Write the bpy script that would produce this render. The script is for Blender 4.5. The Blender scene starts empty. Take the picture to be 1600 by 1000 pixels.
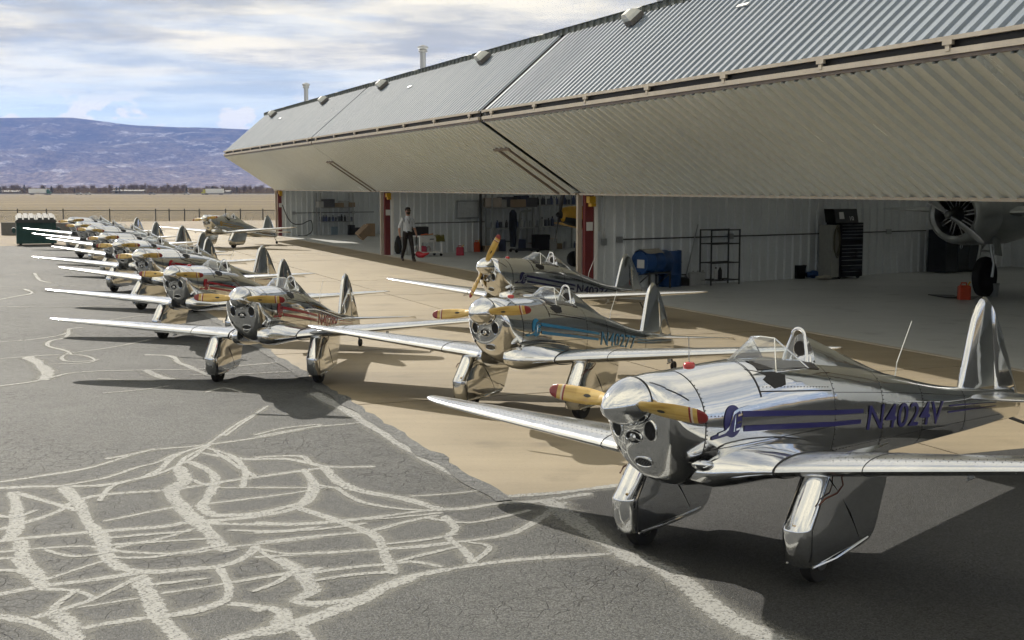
import bpy, math, random
from mathutils import Vector, Matrix, Euler, noise
R = math.radians
scn = bpy.context.scene
COL = scn.collection
random.seed(7)

# ------------------------------------------------------------------ camera
CAM_H = 2.45
PITCH = math.atan((500 - 291) / 2000.0)
cam_d = bpy.data.cameras.new('camera')
cam_d.sensor_width = 36.0
cam_d.lens = 45.0
cam_d.clip_start = 0.05
cam_d.clip_end = 40000
cam = bpy.data.objects.new('camera', cam_d)
cam.location = (0, 0, CAM_H)
cam.rotation_euler = (math.pi / 2 - PITCH, 0, 0)
COL.objects.link(cam)
scn.camera = cam

# ------------------------------------------------------------------ light, sky, exposure
SUN_AZ, SUN_EL = 122.0, 31.0          # azimuth counter-clockwise from +X
sv = Vector((math.cos(R(SUN_AZ)) * math.cos(R(SUN_EL)), math.sin(R(SUN_AZ)) * math.cos(R(SUN_EL)), math.sin(R(SUN_EL))))
sun_d = bpy.data.lights.new('sun', 'SUN')
sun_d.energy = 5.0
sun_d.angle = R(0.6)
sun_d.color = (1.0, 0.93, 0.82)
sun = bpy.data.objects.new('sun', sun_d)
sun.rotation_euler = (-sv).to_track_quat('-Z', 'Y').to_euler()
COL.objects.link(sun)

scn.view_settings.view_transform = 'Standard'
scn.view_settings.look = 'None'
scn.view_settings.gamma = 1.0
scn.view_settings.use_curve_mapping = False
scn.view_settings.exposure = 0.30
scn.render.engine = 'CYCLES'
cy = scn.cycles
cy.use_denoising = True
cy.max_bounces = 8
cy.diffuse_bounces = 6
cy.glossy_bounces = 5
cy.transparent_max_bounces = 12
cy.volume_bounces = 0
cy.caustics_reflective = False
cy.caustics_refractive = False
cy.sample_clamp_indirect = 6.0
cy.use_adaptive_sampling = True
cy.adaptive_threshold = 0.03
cy.adaptive_min_samples = 12

def N(nt, typ, ins=None, **kw):
    n = nt.nodes.new(typ)
    for k, v in kw.items():
        setattr(n, k, v)
    if ins:
        for k, v in ins.items():
            if isinstance(v, bpy.types.NodeSocket):
                nt.links.new(v, n.inputs[k])
            else:
                n.inputs[k].default_value = v
    return n

def ramp(nt, fac, stops, interp='LINEAR'):
    n = nt.nodes.new('ShaderNodeValToRGB')
    cr = n.color_ramp
    cr.interpolation = interp
    while len(cr.elements) < len(stops):
        cr.elements.new(0.5)
    for e, (p, c) in zip(cr.elements, stops):
        e.position = p
        e.color = (c, c, c, 1) if not isinstance(c, (tuple, list)) else (*c, 1)
    nt.links.new(fac, n.inputs[0])
    return n.outputs[0]

def math_n(nt, op, a, b=None, c=None, clamp=False):
    n = nt.nodes.new('ShaderNodeMath'); n.operation = op; n.use_clamp = clamp
    for i, v in enumerate((a, b, c)):
        if v is None: continue
        if isinstance(v, bpy.types.NodeSocket): nt.links.new(v, n.inputs[i])
        else: n.inputs[i].default_value = v
    return n.outputs[0]

def mixc(nt, fac, a, b, mode='MIX'):
    n = nt.nodes.new('ShaderNodeMix'); n.data_type = 'RGBA'; n.blend_type = mode
    for idx, v in ((0, fac), (6, a), (7, b)):
        if isinstance(v, bpy.types.NodeSocket): nt.links.new(v, n.inputs[idx])
        elif idx == 0: n.inputs[0].default_value = v
        else: n.inputs[idx].default_value = (*v, 1) if len(v) == 3 else v
    return n.outputs[2]

world = bpy.data.worlds.new('World')
scn.world = world
world.use_nodes = True
wt = world.node_tree
wt.nodes.clear()
sky = N(wt, 'ShaderNodeTexSky', sky_type='NISHITA')
sky.sun_disc = False
sky.sun_elevation = R(SUN_EL)
sky.sun_rotation = R(90 - SUN_AZ)
sky.altitude = 1500
sky.air_density = 1.0
sky.dust_density = 0.6
sky.ozone_density = 1.5
tc = N(wt, 'ShaderNodeTexCoord')
sep = N(wt, 'ShaderNodeSeparateXYZ', {0: tc.outputs['Generated']})
zc = math_n(wt, 'ADD', math_n(wt, 'MAXIMUM', sep.outputs[2], 0.0), 0.05)
px = math_n(wt, 'DIVIDE', sep.outputs[0], zc)
py = math_n(wt, 'DIVIDE', sep.outputs[1], zc)
cvec = N(wt, 'ShaderNodeCombineXYZ', {0: px, 1: py, 2: 0.0}).outputs[0]
# layered cloud deck seen at a low angle
n1 = N(wt, 'ShaderNodeTexNoise', {'Vector': cvec, 'Scale': 0.62, 'Detail': 7.0, 'Roughness': 0.6, 'Distortion': 0.5})
n2 = N(wt, 'ShaderNodeTexNoise', {'Vector': cvec, 'Scale': 0.17, 'Detail': 1.0, 'Roughness': 0.5})
dens = math_n(wt, 'ADD', math_n(wt, 'MULTIPLY', n1.outputs[0], 0.6), math_n(wt, 'MULTIPLY', n2.outputs[0], 0.55))
deck = ramp(wt, dens, [(0.41, 0.0), (0.49, 0.75), (0.58, 1.0)], 'EASE')
hfade = ramp(wt, sep.outputs[2], [(0.045, 0.25), (0.105, 1.0)], 'EASE')
deck = math_n(wt, 'MULTIPLY', deck, hfade)
# cumulus heads low over the hills
dv = N(wt, 'ShaderNodeMapping', {'Vector': tc.outputs['Generated'], 'Scale': (26.0, 26.0, 46.0)})
n3 = N(wt, 'ShaderNodeTexNoise', {'Vector': dv.outputs[0], 'Scale': 1.0, 'Detail': 4.0, 'Roughness': 0.55})
lowband = ramp(wt, sep.outputs[2], [(0.0, 1.0), (0.055, 0.9), (0.075, 0.0)], 'EASE')
cum = math_n(wt, 'MULTIPLY', ramp(wt, n3.outputs[0], [(0.53, 0.0), (0.59, 1.0)], 'EASE'), lowband)
cover = deck
# light and dark within the clouds: thick parts are greyer
shade = ramp(wt, N(wt, 'ShaderNodeTexNoise', {'Vector': cvec, 'Scale': 0.9, 'Detail': 5.0, 'Roughness': 0.6}).outputs[0], [(0.36, 0.0), (0.62, 1.0)], 'EASE')
CLOUD_HI = (12.8, 11.8, 9.2)
CLOUD_LO = (5.9, 6.1, 5.9)
ccol = mixc(wt, shade, CLOUD_LO, CLOUD_HI)
skyc = mixc(wt, 1.0, sky.outputs[0], (0.84, 0.95, 1.10), 'MULTIPLY')
wcol = mixc(wt, cover, skyc, ccol)
wcol = mixc(wt, math_n(wt, 'MULTIPLY', cum, 0.9), wcol, (12.6, 12.0, 10.4))
bg = N(wt, 'ShaderNodeBackground', {'Color': wcol, 'Strength': 0.075})
N(wt, 'ShaderNodeOutputWorld', {'Surface': bg.outputs[0]})

# ------------------------------------------------------------------ pixel rays of the survey photograph (1600 x 1000), used to place things on the ground
def ray(u, v):
    a = (u - 800) / 2000.0; b = (500 - v) / 2000.0
    return Vector((a, math.cos(PITCH) + b * math.sin(PITCH), -math.sin(PITCH) + b * math.cos(PITCH)))
def G(u, v, z=0.0):
    d = ray(u, v); t = (z - CAM_H) / d.z
    return Vector((0, 0, CAM_H)) + d * t

# ------------------------------------------------------------------ mesh helpers
class MB:
    def __init__(s): s.v = []; s.f = []; s.m = []
    def add(s, vs, fs, m=0):
        o = len(s.v); s.v += [tuple(q) for q in vs]; s.f += [tuple(i + o for i in f) for f in fs]; s.m += [m] * len(fs)
    def box(s, c, size, rot=None, m=0, bev=0.0):
        x, y, z = (size[0] / 2, size[1] / 2, size[2] / 2)
        M = Euler(rot).to_matrix() if rot else None
        c = Vector(c)
        vs = [Vector((i * x, j * y, k * z)) for i in (-1, 1) for j in (-1, 1) for k in (-1, 1)]
        fs = [(0, 1, 3, 2), (4, 6, 7, 5), (0, 4, 5, 1), (2, 3, 7, 6), (0, 2, 6, 4), (1, 5, 7, 3)]
        s.add([c + (M @ q if M else q) for q in vs], fs, m)
    def bar(s, a, b, w, h=None, m=0, up=(0, 0, 1)):
        h = h or w
        a = Vector(a); b = Vector(b); d = (b - a).normalized()
        upv = Vector(up)
        if abs(d.dot(upv)) > 0.98: upv = Vector((1, 0, 0))
        x = d.cross(upv).normalized(); y = x.cross(d).normalized()
        vs = [p + x * (i * w / 2) + y * (j * h / 2) for p in (a, b) for i, j in ((-1, -1), (1, -1), (1, 1), (-1, 1))]
        s.add(vs, [(3, 2, 1, 0), (4, 5, 6, 7), (0, 1, 5, 4), (1, 2, 6, 5), (2, 3, 7, 6), (3, 0, 4, 7)], m)
    def tube(s, pts, r, n=10, m=0, cap=True):
        pts = [Vector(p) for p in pts]
        rs = r if isinstance(r, (list, tuple)) else [r] * len(pts)
        rings = []; px_ = None
        for i, p in enumerate(pts):
            d = (pts[min(i + 1, len(pts) - 1)] - pts[max(i - 1, 0)]).normalized()
            if px_ is None:
                up = Vector((0, 0, 1)) if abs(d.z) < 0.9 else Vector((1, 0, 0))
                x = d.cross(up).normalized()
            else:
                x = (px_ - d * px_.dot(d)).normalized()
            y = d.cross(x); px_ = x
            rings.append([p + (x * math.cos(2 * math.pi * k / n) + y * math.sin(2 * math.pi * k / n)) * rs[i] for k in range(n)])
        s.rings(rings, True, cap, m)
    def rings(s, rings, closed=True, cap=True, m=0):
        n = len(rings[0]); vs = [q for r_ in rings for q in r_]; fs = []
        for i in range(len(rings) - 1):
            for k in range(n if closed else n - 1):
                k2 = (k + 1) % n
                fs.append((i * n + k, i * n + k2, (i + 1) * n + k2, (i + 1) * n + k))
        if cap:
            fs.append(tuple(range(n - 1, -1, -1))); o = (len(rings) - 1) * n
            fs.append(tuple(o + k for k in range(n)))
        s.add(vs, fs, m)
    def lathe(s, prof, c=(0, 0, 0), n=20, axis='Z', m=0, cap=True):
        c = Vector(c); rings = []
        for r_, h in prof:
            ring = []
            for k in range(n):
                a = 2 * math.pi * k / n; q = (r_ * math.cos(a), r_ * math.sin(a), h)
                if axis == 'X': q = (q[2], q[0], q[1])
                elif axis == 'Y': q = (q[1], q[2], q[0])
                ring.append(c + Vector(q))
            rings.append(ring)
        s.rings(rings, True, cap, m)
    def prism(s, poly, vec, m=0):
        n = len(poly); a = [Vector(p) for p in poly]; b = [p + Vector(vec) for p in a]
        fs = [tuple(range(n - 1, -1, -1)), tuple(range(n, 2 * n))]
        fs += [(i, (i + 1) % n, n + (i + 1) % n, n + i) for i in range(n)]
        s.add(a + b, fs, m)
    def mesh(s, name, mats, smooth=None):
        me = bpy.data.meshes.new(name)
        me.from_pydata(s.v, [], s.f)
        if not isinstance(mats, (list, tuple)): mats = [mats]
        for q in mats: me.materials.append(q)
        if any(s.m): me.polygons.foreach_set('material_index', s.m)
        import bmesh
        bm = bmesh.new(); bm.from_mesh(me); bmesh.ops.recalc_face_normals(bm, faces=bm.faces); bm.to_mesh(me); bm.free()
        if smooth is not None:
            me.shade_smooth(); me.set_sharp_from_angle(angle=R(smooth))
        me.update()
        return me
    def build(s, name, mats, parent=None, smooth=None, **kw):
        return link(name, s.mesh(name, mats, smooth), parent, **kw)

def link(name, me, parent=None, loc=None, rot=None):
    o = bpy.data.objects.new(name, me); COL.objects.link(o)
    if parent is not None: o.parent = parent
    if loc is not None: o.location = loc
    if rot is not None: o.rotation_euler = rot
    return o
def tag(o, label=None, cat=None, group=None, kind=None):
    if label: o['label'] = label
    if cat: o['category'] = cat
    if group: o['group'] = group
    if kind: o['kind'] = kind
    return o
def thing(name, label, cat, loc=(0, 0, 0), rz=0.0, group=None):
    o = bpy.data.objects.new(name, None); COL.objects.link(o)
    o.empty_display_size = 0.2; o.location = loc; o.rotation_euler = (0, 0, rz)
    return tag(o, label, cat, group)

# ------------------------------------------------------------------ materials
MATS = {}
def pmat(name, col, rough=0.6, metal=0.0, spec=0.5, var=0.0, vscale=8.0, bump=0.0, bscale=60.0, coat=0.0, emit=None, coords='Object', alt=None):
    if name in MATS: return MATS[name]
    m = bpy.data.materials.new(name); m.use_nodes = True
    nt = m.node_tree; b = nt.nodes['Principled BSDF']
    b.inputs['Base Color'].default_value = (*col, 1)
    b.inputs['Roughness'].default_value = rough
    b.inputs['Metallic'].default_value = metal
    b.inputs['Specular IOR Level'].default_value = spec
    b.inputs['Coat Weight'].default_value = coat
    t = N(nt, 'ShaderNodeTexCoord')
    if var > 0:
        nz = N(nt, 'ShaderNodeTexNoise', {'Vector': t.outputs[coords], 'Scale': vscale, 'Detail': 6.0, 'Roughness': 0.6})
        a = alt or tuple(c * (1 - var) for c in col)
        f = ramp(nt, nz.outputs[0], [(0.35, 0.0), (0.65, 1.0)])
        nt.links.new(mixc(nt, f, a, tuple(min(1, c * (1 + var * 0.5)) for c in col)), b.inputs['Base Color'])
    if bump > 0:
        nb = N(nt, 'ShaderNodeTexNoise', {'Vector': t.outputs[coords], 'Scale': bscale, 'Detail': 4.0})
        bp = N(nt, 'ShaderNodeBump', {'Strength': 1.0, 'Distance': bump, 'Height': nb.outputs[0]})
        nt.links.new(bp.outputs[0], b.inputs['Normal'])
    MATS[name] = m
    return m

def metal_mat(name, col=(0.86, 0.87, 0.88), rough=0.045, wave=0.0005, wscale=4.0, smear=0.055):
    """polished aluminium: hand-rubbed gloss that varies, skin that is not quite flat"""
    m = bpy.data.materials.new(name); m.use_nodes = True
    nt = m.node_tree; b = nt.nodes['Principled BSDF']
    t = N(nt, 'ShaderNodeTexCoord')
    b.inputs['Metallic'].default_value = 1.0
    nz = N(nt, 'ShaderNodeTexNoise', {'Vector': t.outputs['Object'], 'Scale': 3.5, 'Detail': 8.0, 'Roughness': 0.7})
    nt.links.new(mixc(nt, nz.outputs[0], tuple(c * 0.86 for c in col), col), b.inputs['Base Color'])
    r = math_n(nt, 'ADD', math_n(nt, 'MULTIPLY', ramp(nt, nz.outputs[0], [(0.4, 0.0), (0.7, 1.0)]), smear), rough)
    nt.links.new(r, b.inputs['Roughness'])
    n1 = N(nt, 'ShaderNodeTexNoise', {'Vector': t.outputs['Object'], 'Scale': wscale, 'Detail': 2.0, 'Roughness': 0.45})
    bp = N(nt, 'ShaderNodeBump', {'Strength': 1.0, 'Distance': wave * 4, 'Height': n1.outputs[0]})
    nt.links.new(bp.outputs[0], b.inputs['Normal'])
    MATS[name] = m
    return m
def glass_mat(name, tint=(0.92, 0.95, 0.95), refl=0.16):
    m = bpy.data.materials.new(name); m.use_nodes = True
    nt = m.node_tree; nt.nodes.clear()
    tr = N(nt, 'ShaderNodeBsdfTransparent', {'Color': (*tint, 1)})
    gl = N(nt, 'ShaderNodeBsdfGlossy', {'Color': (1, 1, 1, 1), 'Roughness': 0.03})
    lw = N(nt, 'ShaderNodeLayerWeight', {'Blend': 0.35})
    f = math_n(nt, 'ADD', math_n(nt, 'MULTIPLY', lw.outputs['Fresnel'], 0.6), refl, clamp=True)
    mx = N(nt, 'ShaderNodeMixShader', {0: f, 1: tr.outputs[0], 2: gl.outputs[0]})
    N(nt, 'ShaderNodeOutputMaterial', {'Surface': mx.outputs[0]})
    MATS[name] = m
    return m

M_alu = metal_mat('polished_aluminium')
M_alu_wing = metal_mat('brushed_aluminium_wing', (0.84, 0.85, 0.86), 0.16, 0.0006, 2.5, 0.12)
M_alu_cowl = metal_mat('polished_cowl', (0.85, 0.86, 0.87), 0.04, 0.0006, 4.0, 0.05)
M_spin = metal_mat('polished_spinner', (0.84, 0.85, 0.86), 0.04, 0.0002, 4.0, 0.05)
M_glass = glass_mat('perspex')
M_black = pmat('black_rubber', (0.012, 0.012, 0.013), 0.75, bump=0.001)
M_dark = pmat('near_black_and_hole_shade', (0.008, 0.008, 0.009), 0.6)  # dark glass and small parts; also painted as the shade of openings
M_seam = pmat('panel_gap', (0.01, 0.01, 0.012), 0.5)
M_seat_shade = pmat('seat_leather_and_cockpit_shade', (0.02, 0.016, 0.013), 0.5)  # headrest leather, also the painted shade inside the cockpit
M_beacon = pmat('red_beacon_glass', (0.45, 0.02, 0.02), 0.2, coat=0.5)
M_white = pmat('white_paint', (0.75, 0.75, 0.73), 0.45)
M_redpaint = pmat('red_paint', (0.36, 0.02, 0.02), 0.35, coat=0.4)
M_steel = pmat('steel', (0.45, 0.46, 0.47), 0.35, 1.0)

def wood_mat():
    m = bpy.data.materials.new('varnished_wood'); m.use_nodes = True
    nt = m.node_tree; b = nt.nodes['Principled BSDF']
    t = N(nt, 'ShaderNodeTexCoord')
    mp = N(nt, 'ShaderNodeMapping', {'Vector': t.outputs['Object'], 'Scale': (60.0, 3.0, 60.0)})
    nz = N(nt, 'ShaderNodeTexNoise', {'Vector': mp.outputs[0], 'Scale': 1.0, 'Detail': 5.0})
    nt.links.new(ramp(nt, nz.outputs[0], [(0.3, (0.44, 0.26, 0.055)), (0.55, (0.60, 0.40, 0.10)), (0.75, (0.66, 0.47, 0.15))]), b.inputs['Base Color'])
    b.inputs['Roughness'].default_value = 0.3
    b.inputs['Coat Weight'].default_value = 0.6
    b.inputs['Coat Roughness'].default_value = 0.08
    return m
M_wood = wood_mat()

# ================================================================== hangar frame: s along the front (receding), d into the hangar
HU = Vector((-0.3676, 0.930, 0)).normalized()
HN = Vector((HU.y, -HU.x, 0))
HO = Vector((1.667, 29.948, 0))
def hp(s, d, z=0.0): return HO + HU * s + HN * d + Vector((0, 0, z))
HROT = math.atan2(HN.y, HN.x)         # turns local x onto HN (into the hangar)

# ------------------------------------------------------------------ ground
def asphalt_mat(name='worn_asphalt', k=0.58):
    m = bpy.data.materials.new(name); m.use_nodes = True
    nt = m.node_tree; b = nt.nodes['Principled BSDF']
    t = N(nt, 'ShaderNodeTexCoord'); P = t.outputs['Object']
    big = N(nt, 'ShaderNodeTexNoise', {'Vector': P, 'Scale': 0.22, 'Detail': 3.0, 'Roughness': 0.6})
    mid = N(nt, 'ShaderNodeTexNoise', {'Vector': P, 'Scale': 2.2, 'Detail': 4.0, 'Roughness': 0.65})
    fine = N(nt, 'ShaderNodeTexNoise', {'Vector': P, 'Scale': 75.0, 'Detail': 2.0, 'Roughness': 0.7})
    vor = N(nt, 'ShaderNodeTexVoronoi', {'Vector': P, 'Scale': 95.0})
    c0 = mixc(nt, ramp(nt, big.outputs[0], [(0.35, 0.0), (0.65, 1.0)]), (0.115, 0.117, 0.117), (0.165, 0.166, 0.160))
    c1 = mixc(nt, ramp(nt, mid.outputs[0], [(0.4, 0.0), (0.75, 0.55)]), c0, (0.205, 0.204, 0.196))
    agg = mixc(nt, ramp(nt, vor.outputs['Color'], [(0.2, 0.0), (0.95, 1.0)]), (0.35, 0.35, 0.35), (1.75, 1.72, 1.66))
    c2 = mixc(nt, 0.75, c1, agg, 'MULTIPLY')
    c3 = mixc(nt, 0.6, c2, ramp(nt, fine.outputs[0], [(0.3, 0.35), (0.7, 1.5)]), 'MULTIPLY')
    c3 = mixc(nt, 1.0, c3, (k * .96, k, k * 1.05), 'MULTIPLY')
    # alligator cracking: thin dark lines, only in weathered patches
    dist = N(nt, 'ShaderNodeTexNoise', {'Vector': P, 'Scale': 5.0, 'Detail': 1.0})
    wp = N(nt, 'ShaderNodeVectorMath', {0: P, 1: N(nt, 'ShaderNodeVectorMath', {0: dist.outputs['Color'], 'Scale': 0.22}, operation='SCALE').outputs[0]}, operation='ADD')
    ve = N(nt, 'ShaderNodeTexVoronoi', {'Vector': wp.outputs[0], 'Scale': 6.5}, feature='DISTANCE_TO_EDGE')
    patch = ramp(nt, N(nt, 'ShaderNodeTexNoise', {'Vector': P, 'Scale': 0.33, 'Detail': 2.0}).outputs[0], [(0.42, 0.0), (0.54, 1.0)])
    crack = math_n(nt, 'MULTIPLY', ramp(nt, ve.outputs[0], [(0.0, 1.0), (0.016, 0.7), (0.034, 0.0)]), patch)
    crack = math_n(nt, 'MULTIPLY', crack, 1.0 if k > .5 else .15)
    c4 = mixc(nt, math_n(nt, 'MULTIPLY', crack, 0.85), c3, (0.02, 0.02, 0.02))
    nt.links.new(c4, b.inputs['Base Color'])
    b.inputs['Roughness'].default_value = 0.82
    b.inputs['Specular IOR Level'].default_value = 0.35
    h = math_n(nt, 'SUBTRACT', math_n(nt, 'ADD', math_n(nt, 'MULTIPLY', vor.outputs['Distance'], -0.5), fine.outputs[0]), crack)
    nt.links.new(N(nt, 'ShaderNodeBump', {'Strength': 0.9, 'Distance': 0.006, 'Height': h}).outputs[0], b.inputs['Normal'])
    return m
def concrete_mat(name, c_lo, c_hi, rough=0.7, streak=True, bump=0.0015):
    m = bpy.data.materials.new(name); m.use_nodes = True
    nt = m.node_tree; b = nt.nodes['Principled BSDF']
    t = N(nt, 'ShaderNodeTexCoord'); P = t.outputs['Object']
    big = N(nt, 'ShaderNodeTexNoise', {'Vector': P, 'Scale': 0.35, 'Detail': 4.0, 'Roughness': 0.62})
    mp = N(nt, 'ShaderNodeMapping', {'Vector': P, 'Rotation': (0, 0, R(-22)), 'Scale': (0.35, 3.2, 1)})
    st = N(nt, 'ShaderNodeTexNoise', {'Vector': mp.outputs[0], 'Scale': 1.0, 'Detail': 6.0, 'Roughness': 0.6})
    fine = N(nt, 'ShaderNodeTexNoise', {'Vector': P, 'Scale': 40.0, 'Detail': 3.0, 'Roughness': 0.75})
    f = math_n(nt, 'ADD', math_n(nt, 'MULTIPLY', big.outputs[0], 0.55), math_n(nt, 'MULTIPLY', st.outputs[0], 0.45 if streak else 0.0))
    c = mixc(nt, ramp(nt, f, [(0.33, 0.0), (0.64, 1.0)]), c_lo, c_hi)
    c = mixc(nt, 0.5, c, ramp(nt, fine.outputs[0], [(0.25, 0.72), (0.7, 1.15)]), 'MULTIPLY')
    spot = N(nt, 'ShaderNodeTexNoise', {'Vector': P, 'Scale': 1.3, 'Detail': 3.0})
    c = mixc(nt, ramp(nt, spot.outputs[0], [(0.60, 0.0), (0.74, 0.5)]), c, tuple(q * 0.5 for q in c_lo))
    nt.links.new(c, b.inputs['Base Color'])
    b.inputs['Roughness'].default_value = rough
    nt.links.new(N(nt, 'ShaderNodeBump', {'Strength': 1.0, 'Distance': bump, 'Height': fine.outputs[0]}).outputs[0], b.inputs['Normal'])
    return m
def field_mat():
    m = bpy.data.materials.new('dry_grassland'); m.use_nodes = True
    nt = m.node_tree; b = nt.nodes['Principled BSDF']
    t = N(nt, 'ShaderNodeTexCoord'); P = t.outputs['Object']
    mp = N(nt, 'ShaderNodeMapping', {'Vector': P, 'Scale': (0.010, 0.035, 1)})
    a = N(nt, 'ShaderNodeTexNoise', {'Vector': mp.outputs[0], 'Scale': 1.0, 'Detail': 8.0, 'Roughness': 0.6})
    f = N(nt, 'ShaderNodeTexNoise', {'Vector': P, 'Scale': 0.8, 'Detail': 8.0, 'Roughness': 0.7})
    c = ramp(nt, a.outputs[0], [(0.3, (0.11, 0.088, 0.055)), (0.5, (0.17, 0.135, 0.08)), (0.7, (0.22, 0.18, 0.115))])
    c = mixc(nt, 0.8, c, ramp(nt, f.outputs[0], [(0.25, 0.5), (0.75, 1.4)]), 'MULTIPLY')
    nt.links.new(c, b.inputs['Base Color']); b.inputs['Roughness'].default_value = 0.95
    b.inputs['Specular IOR Level'].default_value = 0.1
    return m
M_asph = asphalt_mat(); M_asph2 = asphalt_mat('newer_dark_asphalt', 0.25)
M_conc = concrete_mat('tan_concrete', (0.205, 0.168, 0.108), (0.30, 0.247, 0.165))
M_floor = concrete_mat('grey_hangar_floor', (0.44, 0.455, 0.445), (0.54, 0.555, 0.54), 0.42, bump=0.0006)
M_field = field_mat()
M_dirt = concrete_mat('gravelly_dirt', (0.20, 0.165, 0.125), (0.31, 0.26, 0.20), 0.95, True, 0.01)

def terrain_z(x, y):
    r = math.hypot(x, y)
    if r < 70: return -0.03
    if r < 100: return -0.03 - 0.5 * (r - 70) / 30
    return -0.53 - 2.6 * min(1, (r - 100) / 600)
mb = MB()
radii = [0, 30, 60, 70, 80, 90, 100, 130, 170, 230, 300, 400, 550, 700, 900, 1300, 2000, 3200, 5000, 8000, 11500]
NA = 72
rings = []
for r_ in radii:
    rings.append([Vector((max(r_, 0.01) * math.cos(2 * math.pi * k / NA), max(r_, 0.01) * math.sin(2 * math.pi * k / NA), terrain_z(r_, 0))) for k in range(NA)])
mb.rings(rings, True, False)
tag(mb.build('grassland', M_field), 'dry tan grassland running out to the hills', kind='structure')

def sheet(name, poly, z, mat, parent=None):
    b = MB(); b.add([Vector((p.x, p.y, z)) for p in poly], [tuple(range(len(poly)))])
    return b.build(name, mat, parent)
def hpoly(pts): return [hp(s, d) for s, d in pts]
tag(sheet('dirt_verge', hpoly([(-80, -90), (66, -90), (66, 60), (-80, 60)]), -0.012, M_dirt), 'bare gravelly dirt around the apron', kind='structure')
asph = tag(sheet('asphalt_apron', hpoly([(-80, -80), (30, -80), (29.5, -9.0), (-18, -9.0), (-18, 40), (-80, 40)]), 0.0, M_asph), 'cracked grey asphalt apron', kind='structure')
# concrete pad poured in slabs with open joints
pad = tag(sheet('concrete_pad_base', hpoly([(-18, -9.0), (47, -9.0), (47, 0), (-18, 0)]), -0.006, M_seam), 'tan concrete pad in front of the hangar', kind='structure')
s_edges = [-18 + 4.64 * i for i in range(15)]
d_edges = [-9.0, -4.5, 0.0]
J = 0.014
for i in range(len(s_edges) - 1):
    for k in range(2):
        a, b_ = s_edges[i] + (J if i else 0), s_edges[i + 1] - J
        c, d_ = d_edges[k] + (J if k else 0), d_edges[k + 1] - J
        q = MB(); q.prism([hp(a, c, -0.02), hp(b_, c, -0.02), hp(b_, d_, -0.02), hp(a, d_, -0.02)], (0, 0, 0.024 + 0.002 * ((i * 7 + k * 3) % 3 - 1) * 0.5))
        q.build('concrete_slab', M_conc, pad)

pts_ = [G(a, b) for a, b in ((845, 779), (856, 786), (894, 812), (939, 846), (987, 877), (1031, 892), (1075, 917), (1110, 948), (1153, 978), (1232, 1012), (1420, 1120))]
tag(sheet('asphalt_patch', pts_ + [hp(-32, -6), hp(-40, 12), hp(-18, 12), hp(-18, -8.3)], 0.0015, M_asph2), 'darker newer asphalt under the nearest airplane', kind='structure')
# sealed cracks on the asphalt: poured bands traced over the ground
M_seal = concrete_mat('pale_crack_sealant', (0.34, 0.345, 0.335), (0.49, 0.495, 0.48), 0.85, False, 0.002)
def wear(m, gain=1.0, soft=0.0):
    """worn band: ragged towards its edges (attribute 'edge'), stone showing through"""
    nt = m.node_tree; out = nt.nodes['Material Output']; b = nt.nodes['Principled BSDF']
    t = N(nt, 'ShaderNodeTexCoord'); P = t.outputs['Object']
    a = N(nt, 'ShaderNodeTexNoise', {'Vector': P, 'Scale': 2.2, 'Detail': 4.0, 'Roughness': 0.7}); c = N(nt, 'ShaderNodeTexNoise', {'Vector': P, 'Scale': 26.0, 'Detail': 4.0, 'Roughness': 0.75})
    v = N(nt, 'ShaderNodeTexVoronoi', {'Vector': P, 'Scale': 80.0})
    ed = N(nt, 'ShaderNodeAttribute', attribute_name='edge').outputs['Fac']
    f = math_n(nt, 'ADD', ed, math_n(nt, 'ADD', math_n(nt, 'MULTIPLY', math_n(nt, 'SUBTRACT', c.outputs[0], 0.5), 2.4), math_n(nt, 'MULTIPLY', math_n(nt, 'SUBTRACT', a.outputs[0], 0.5), 1.2)))
    body = ramp(nt, f, [(0.30 - soft, 0.0), (0.62 + soft, 1.0)])
    grit = ramp(nt, v.outputs['Color'], [(0.12, 0.35), (0.5, 1.0)])
    fac = math_n(nt, 'MULTIPLY', math_n(nt, 'MULTIPLY', body, grit), gain)
    mx = N(nt, 'ShaderNodeMixShader', {0: fac, 1: N(nt, 'ShaderNodeBsdfTransparent').outputs[0], 2: b.outputs[0]})
    nt.links.new(mx.outputs[0], out.inputs['Surface'])
wear(M_seal, 0.92)
M_smear = concrete_mat('dusty_sealant_smear', (0.26, 0.26, 0.24), (0.38, 0.38, 0.355), 0.9, False, 0.001)
wear(M_smear, 0.5, 0.25)
def band(name, L, Rr, mat, parent):
    q = MB(); n = len(L); cols = [[l.lerp(r, t) for l, r in zip(L, Rr)] for t in (0, .28, .72, 1)]
    q.add([v for c in cols for v in c], [(c * n + i, c * n + i + 1, (c + 1) * n + i + 1, (c + 1) * n + i) for c in range(3) for i in range(n - 1)])
    o = q.build(name, mat, parent); at = o.data.attributes.new('edge', 'FLOAT', 'POINT')
    at.data.foreach_set('value', [float(c in (1, 2)) * min(1.0, .3 + .35 * min(i, n - 1 - i)) for c in range(4) for i in range(n)]); return o
REG = {'A': (0, 640, 2.778), 'B': (400, 620, 2.632), 'C': (0, 380, 3.2), 'D': (900, 740, 2.286)}
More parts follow.
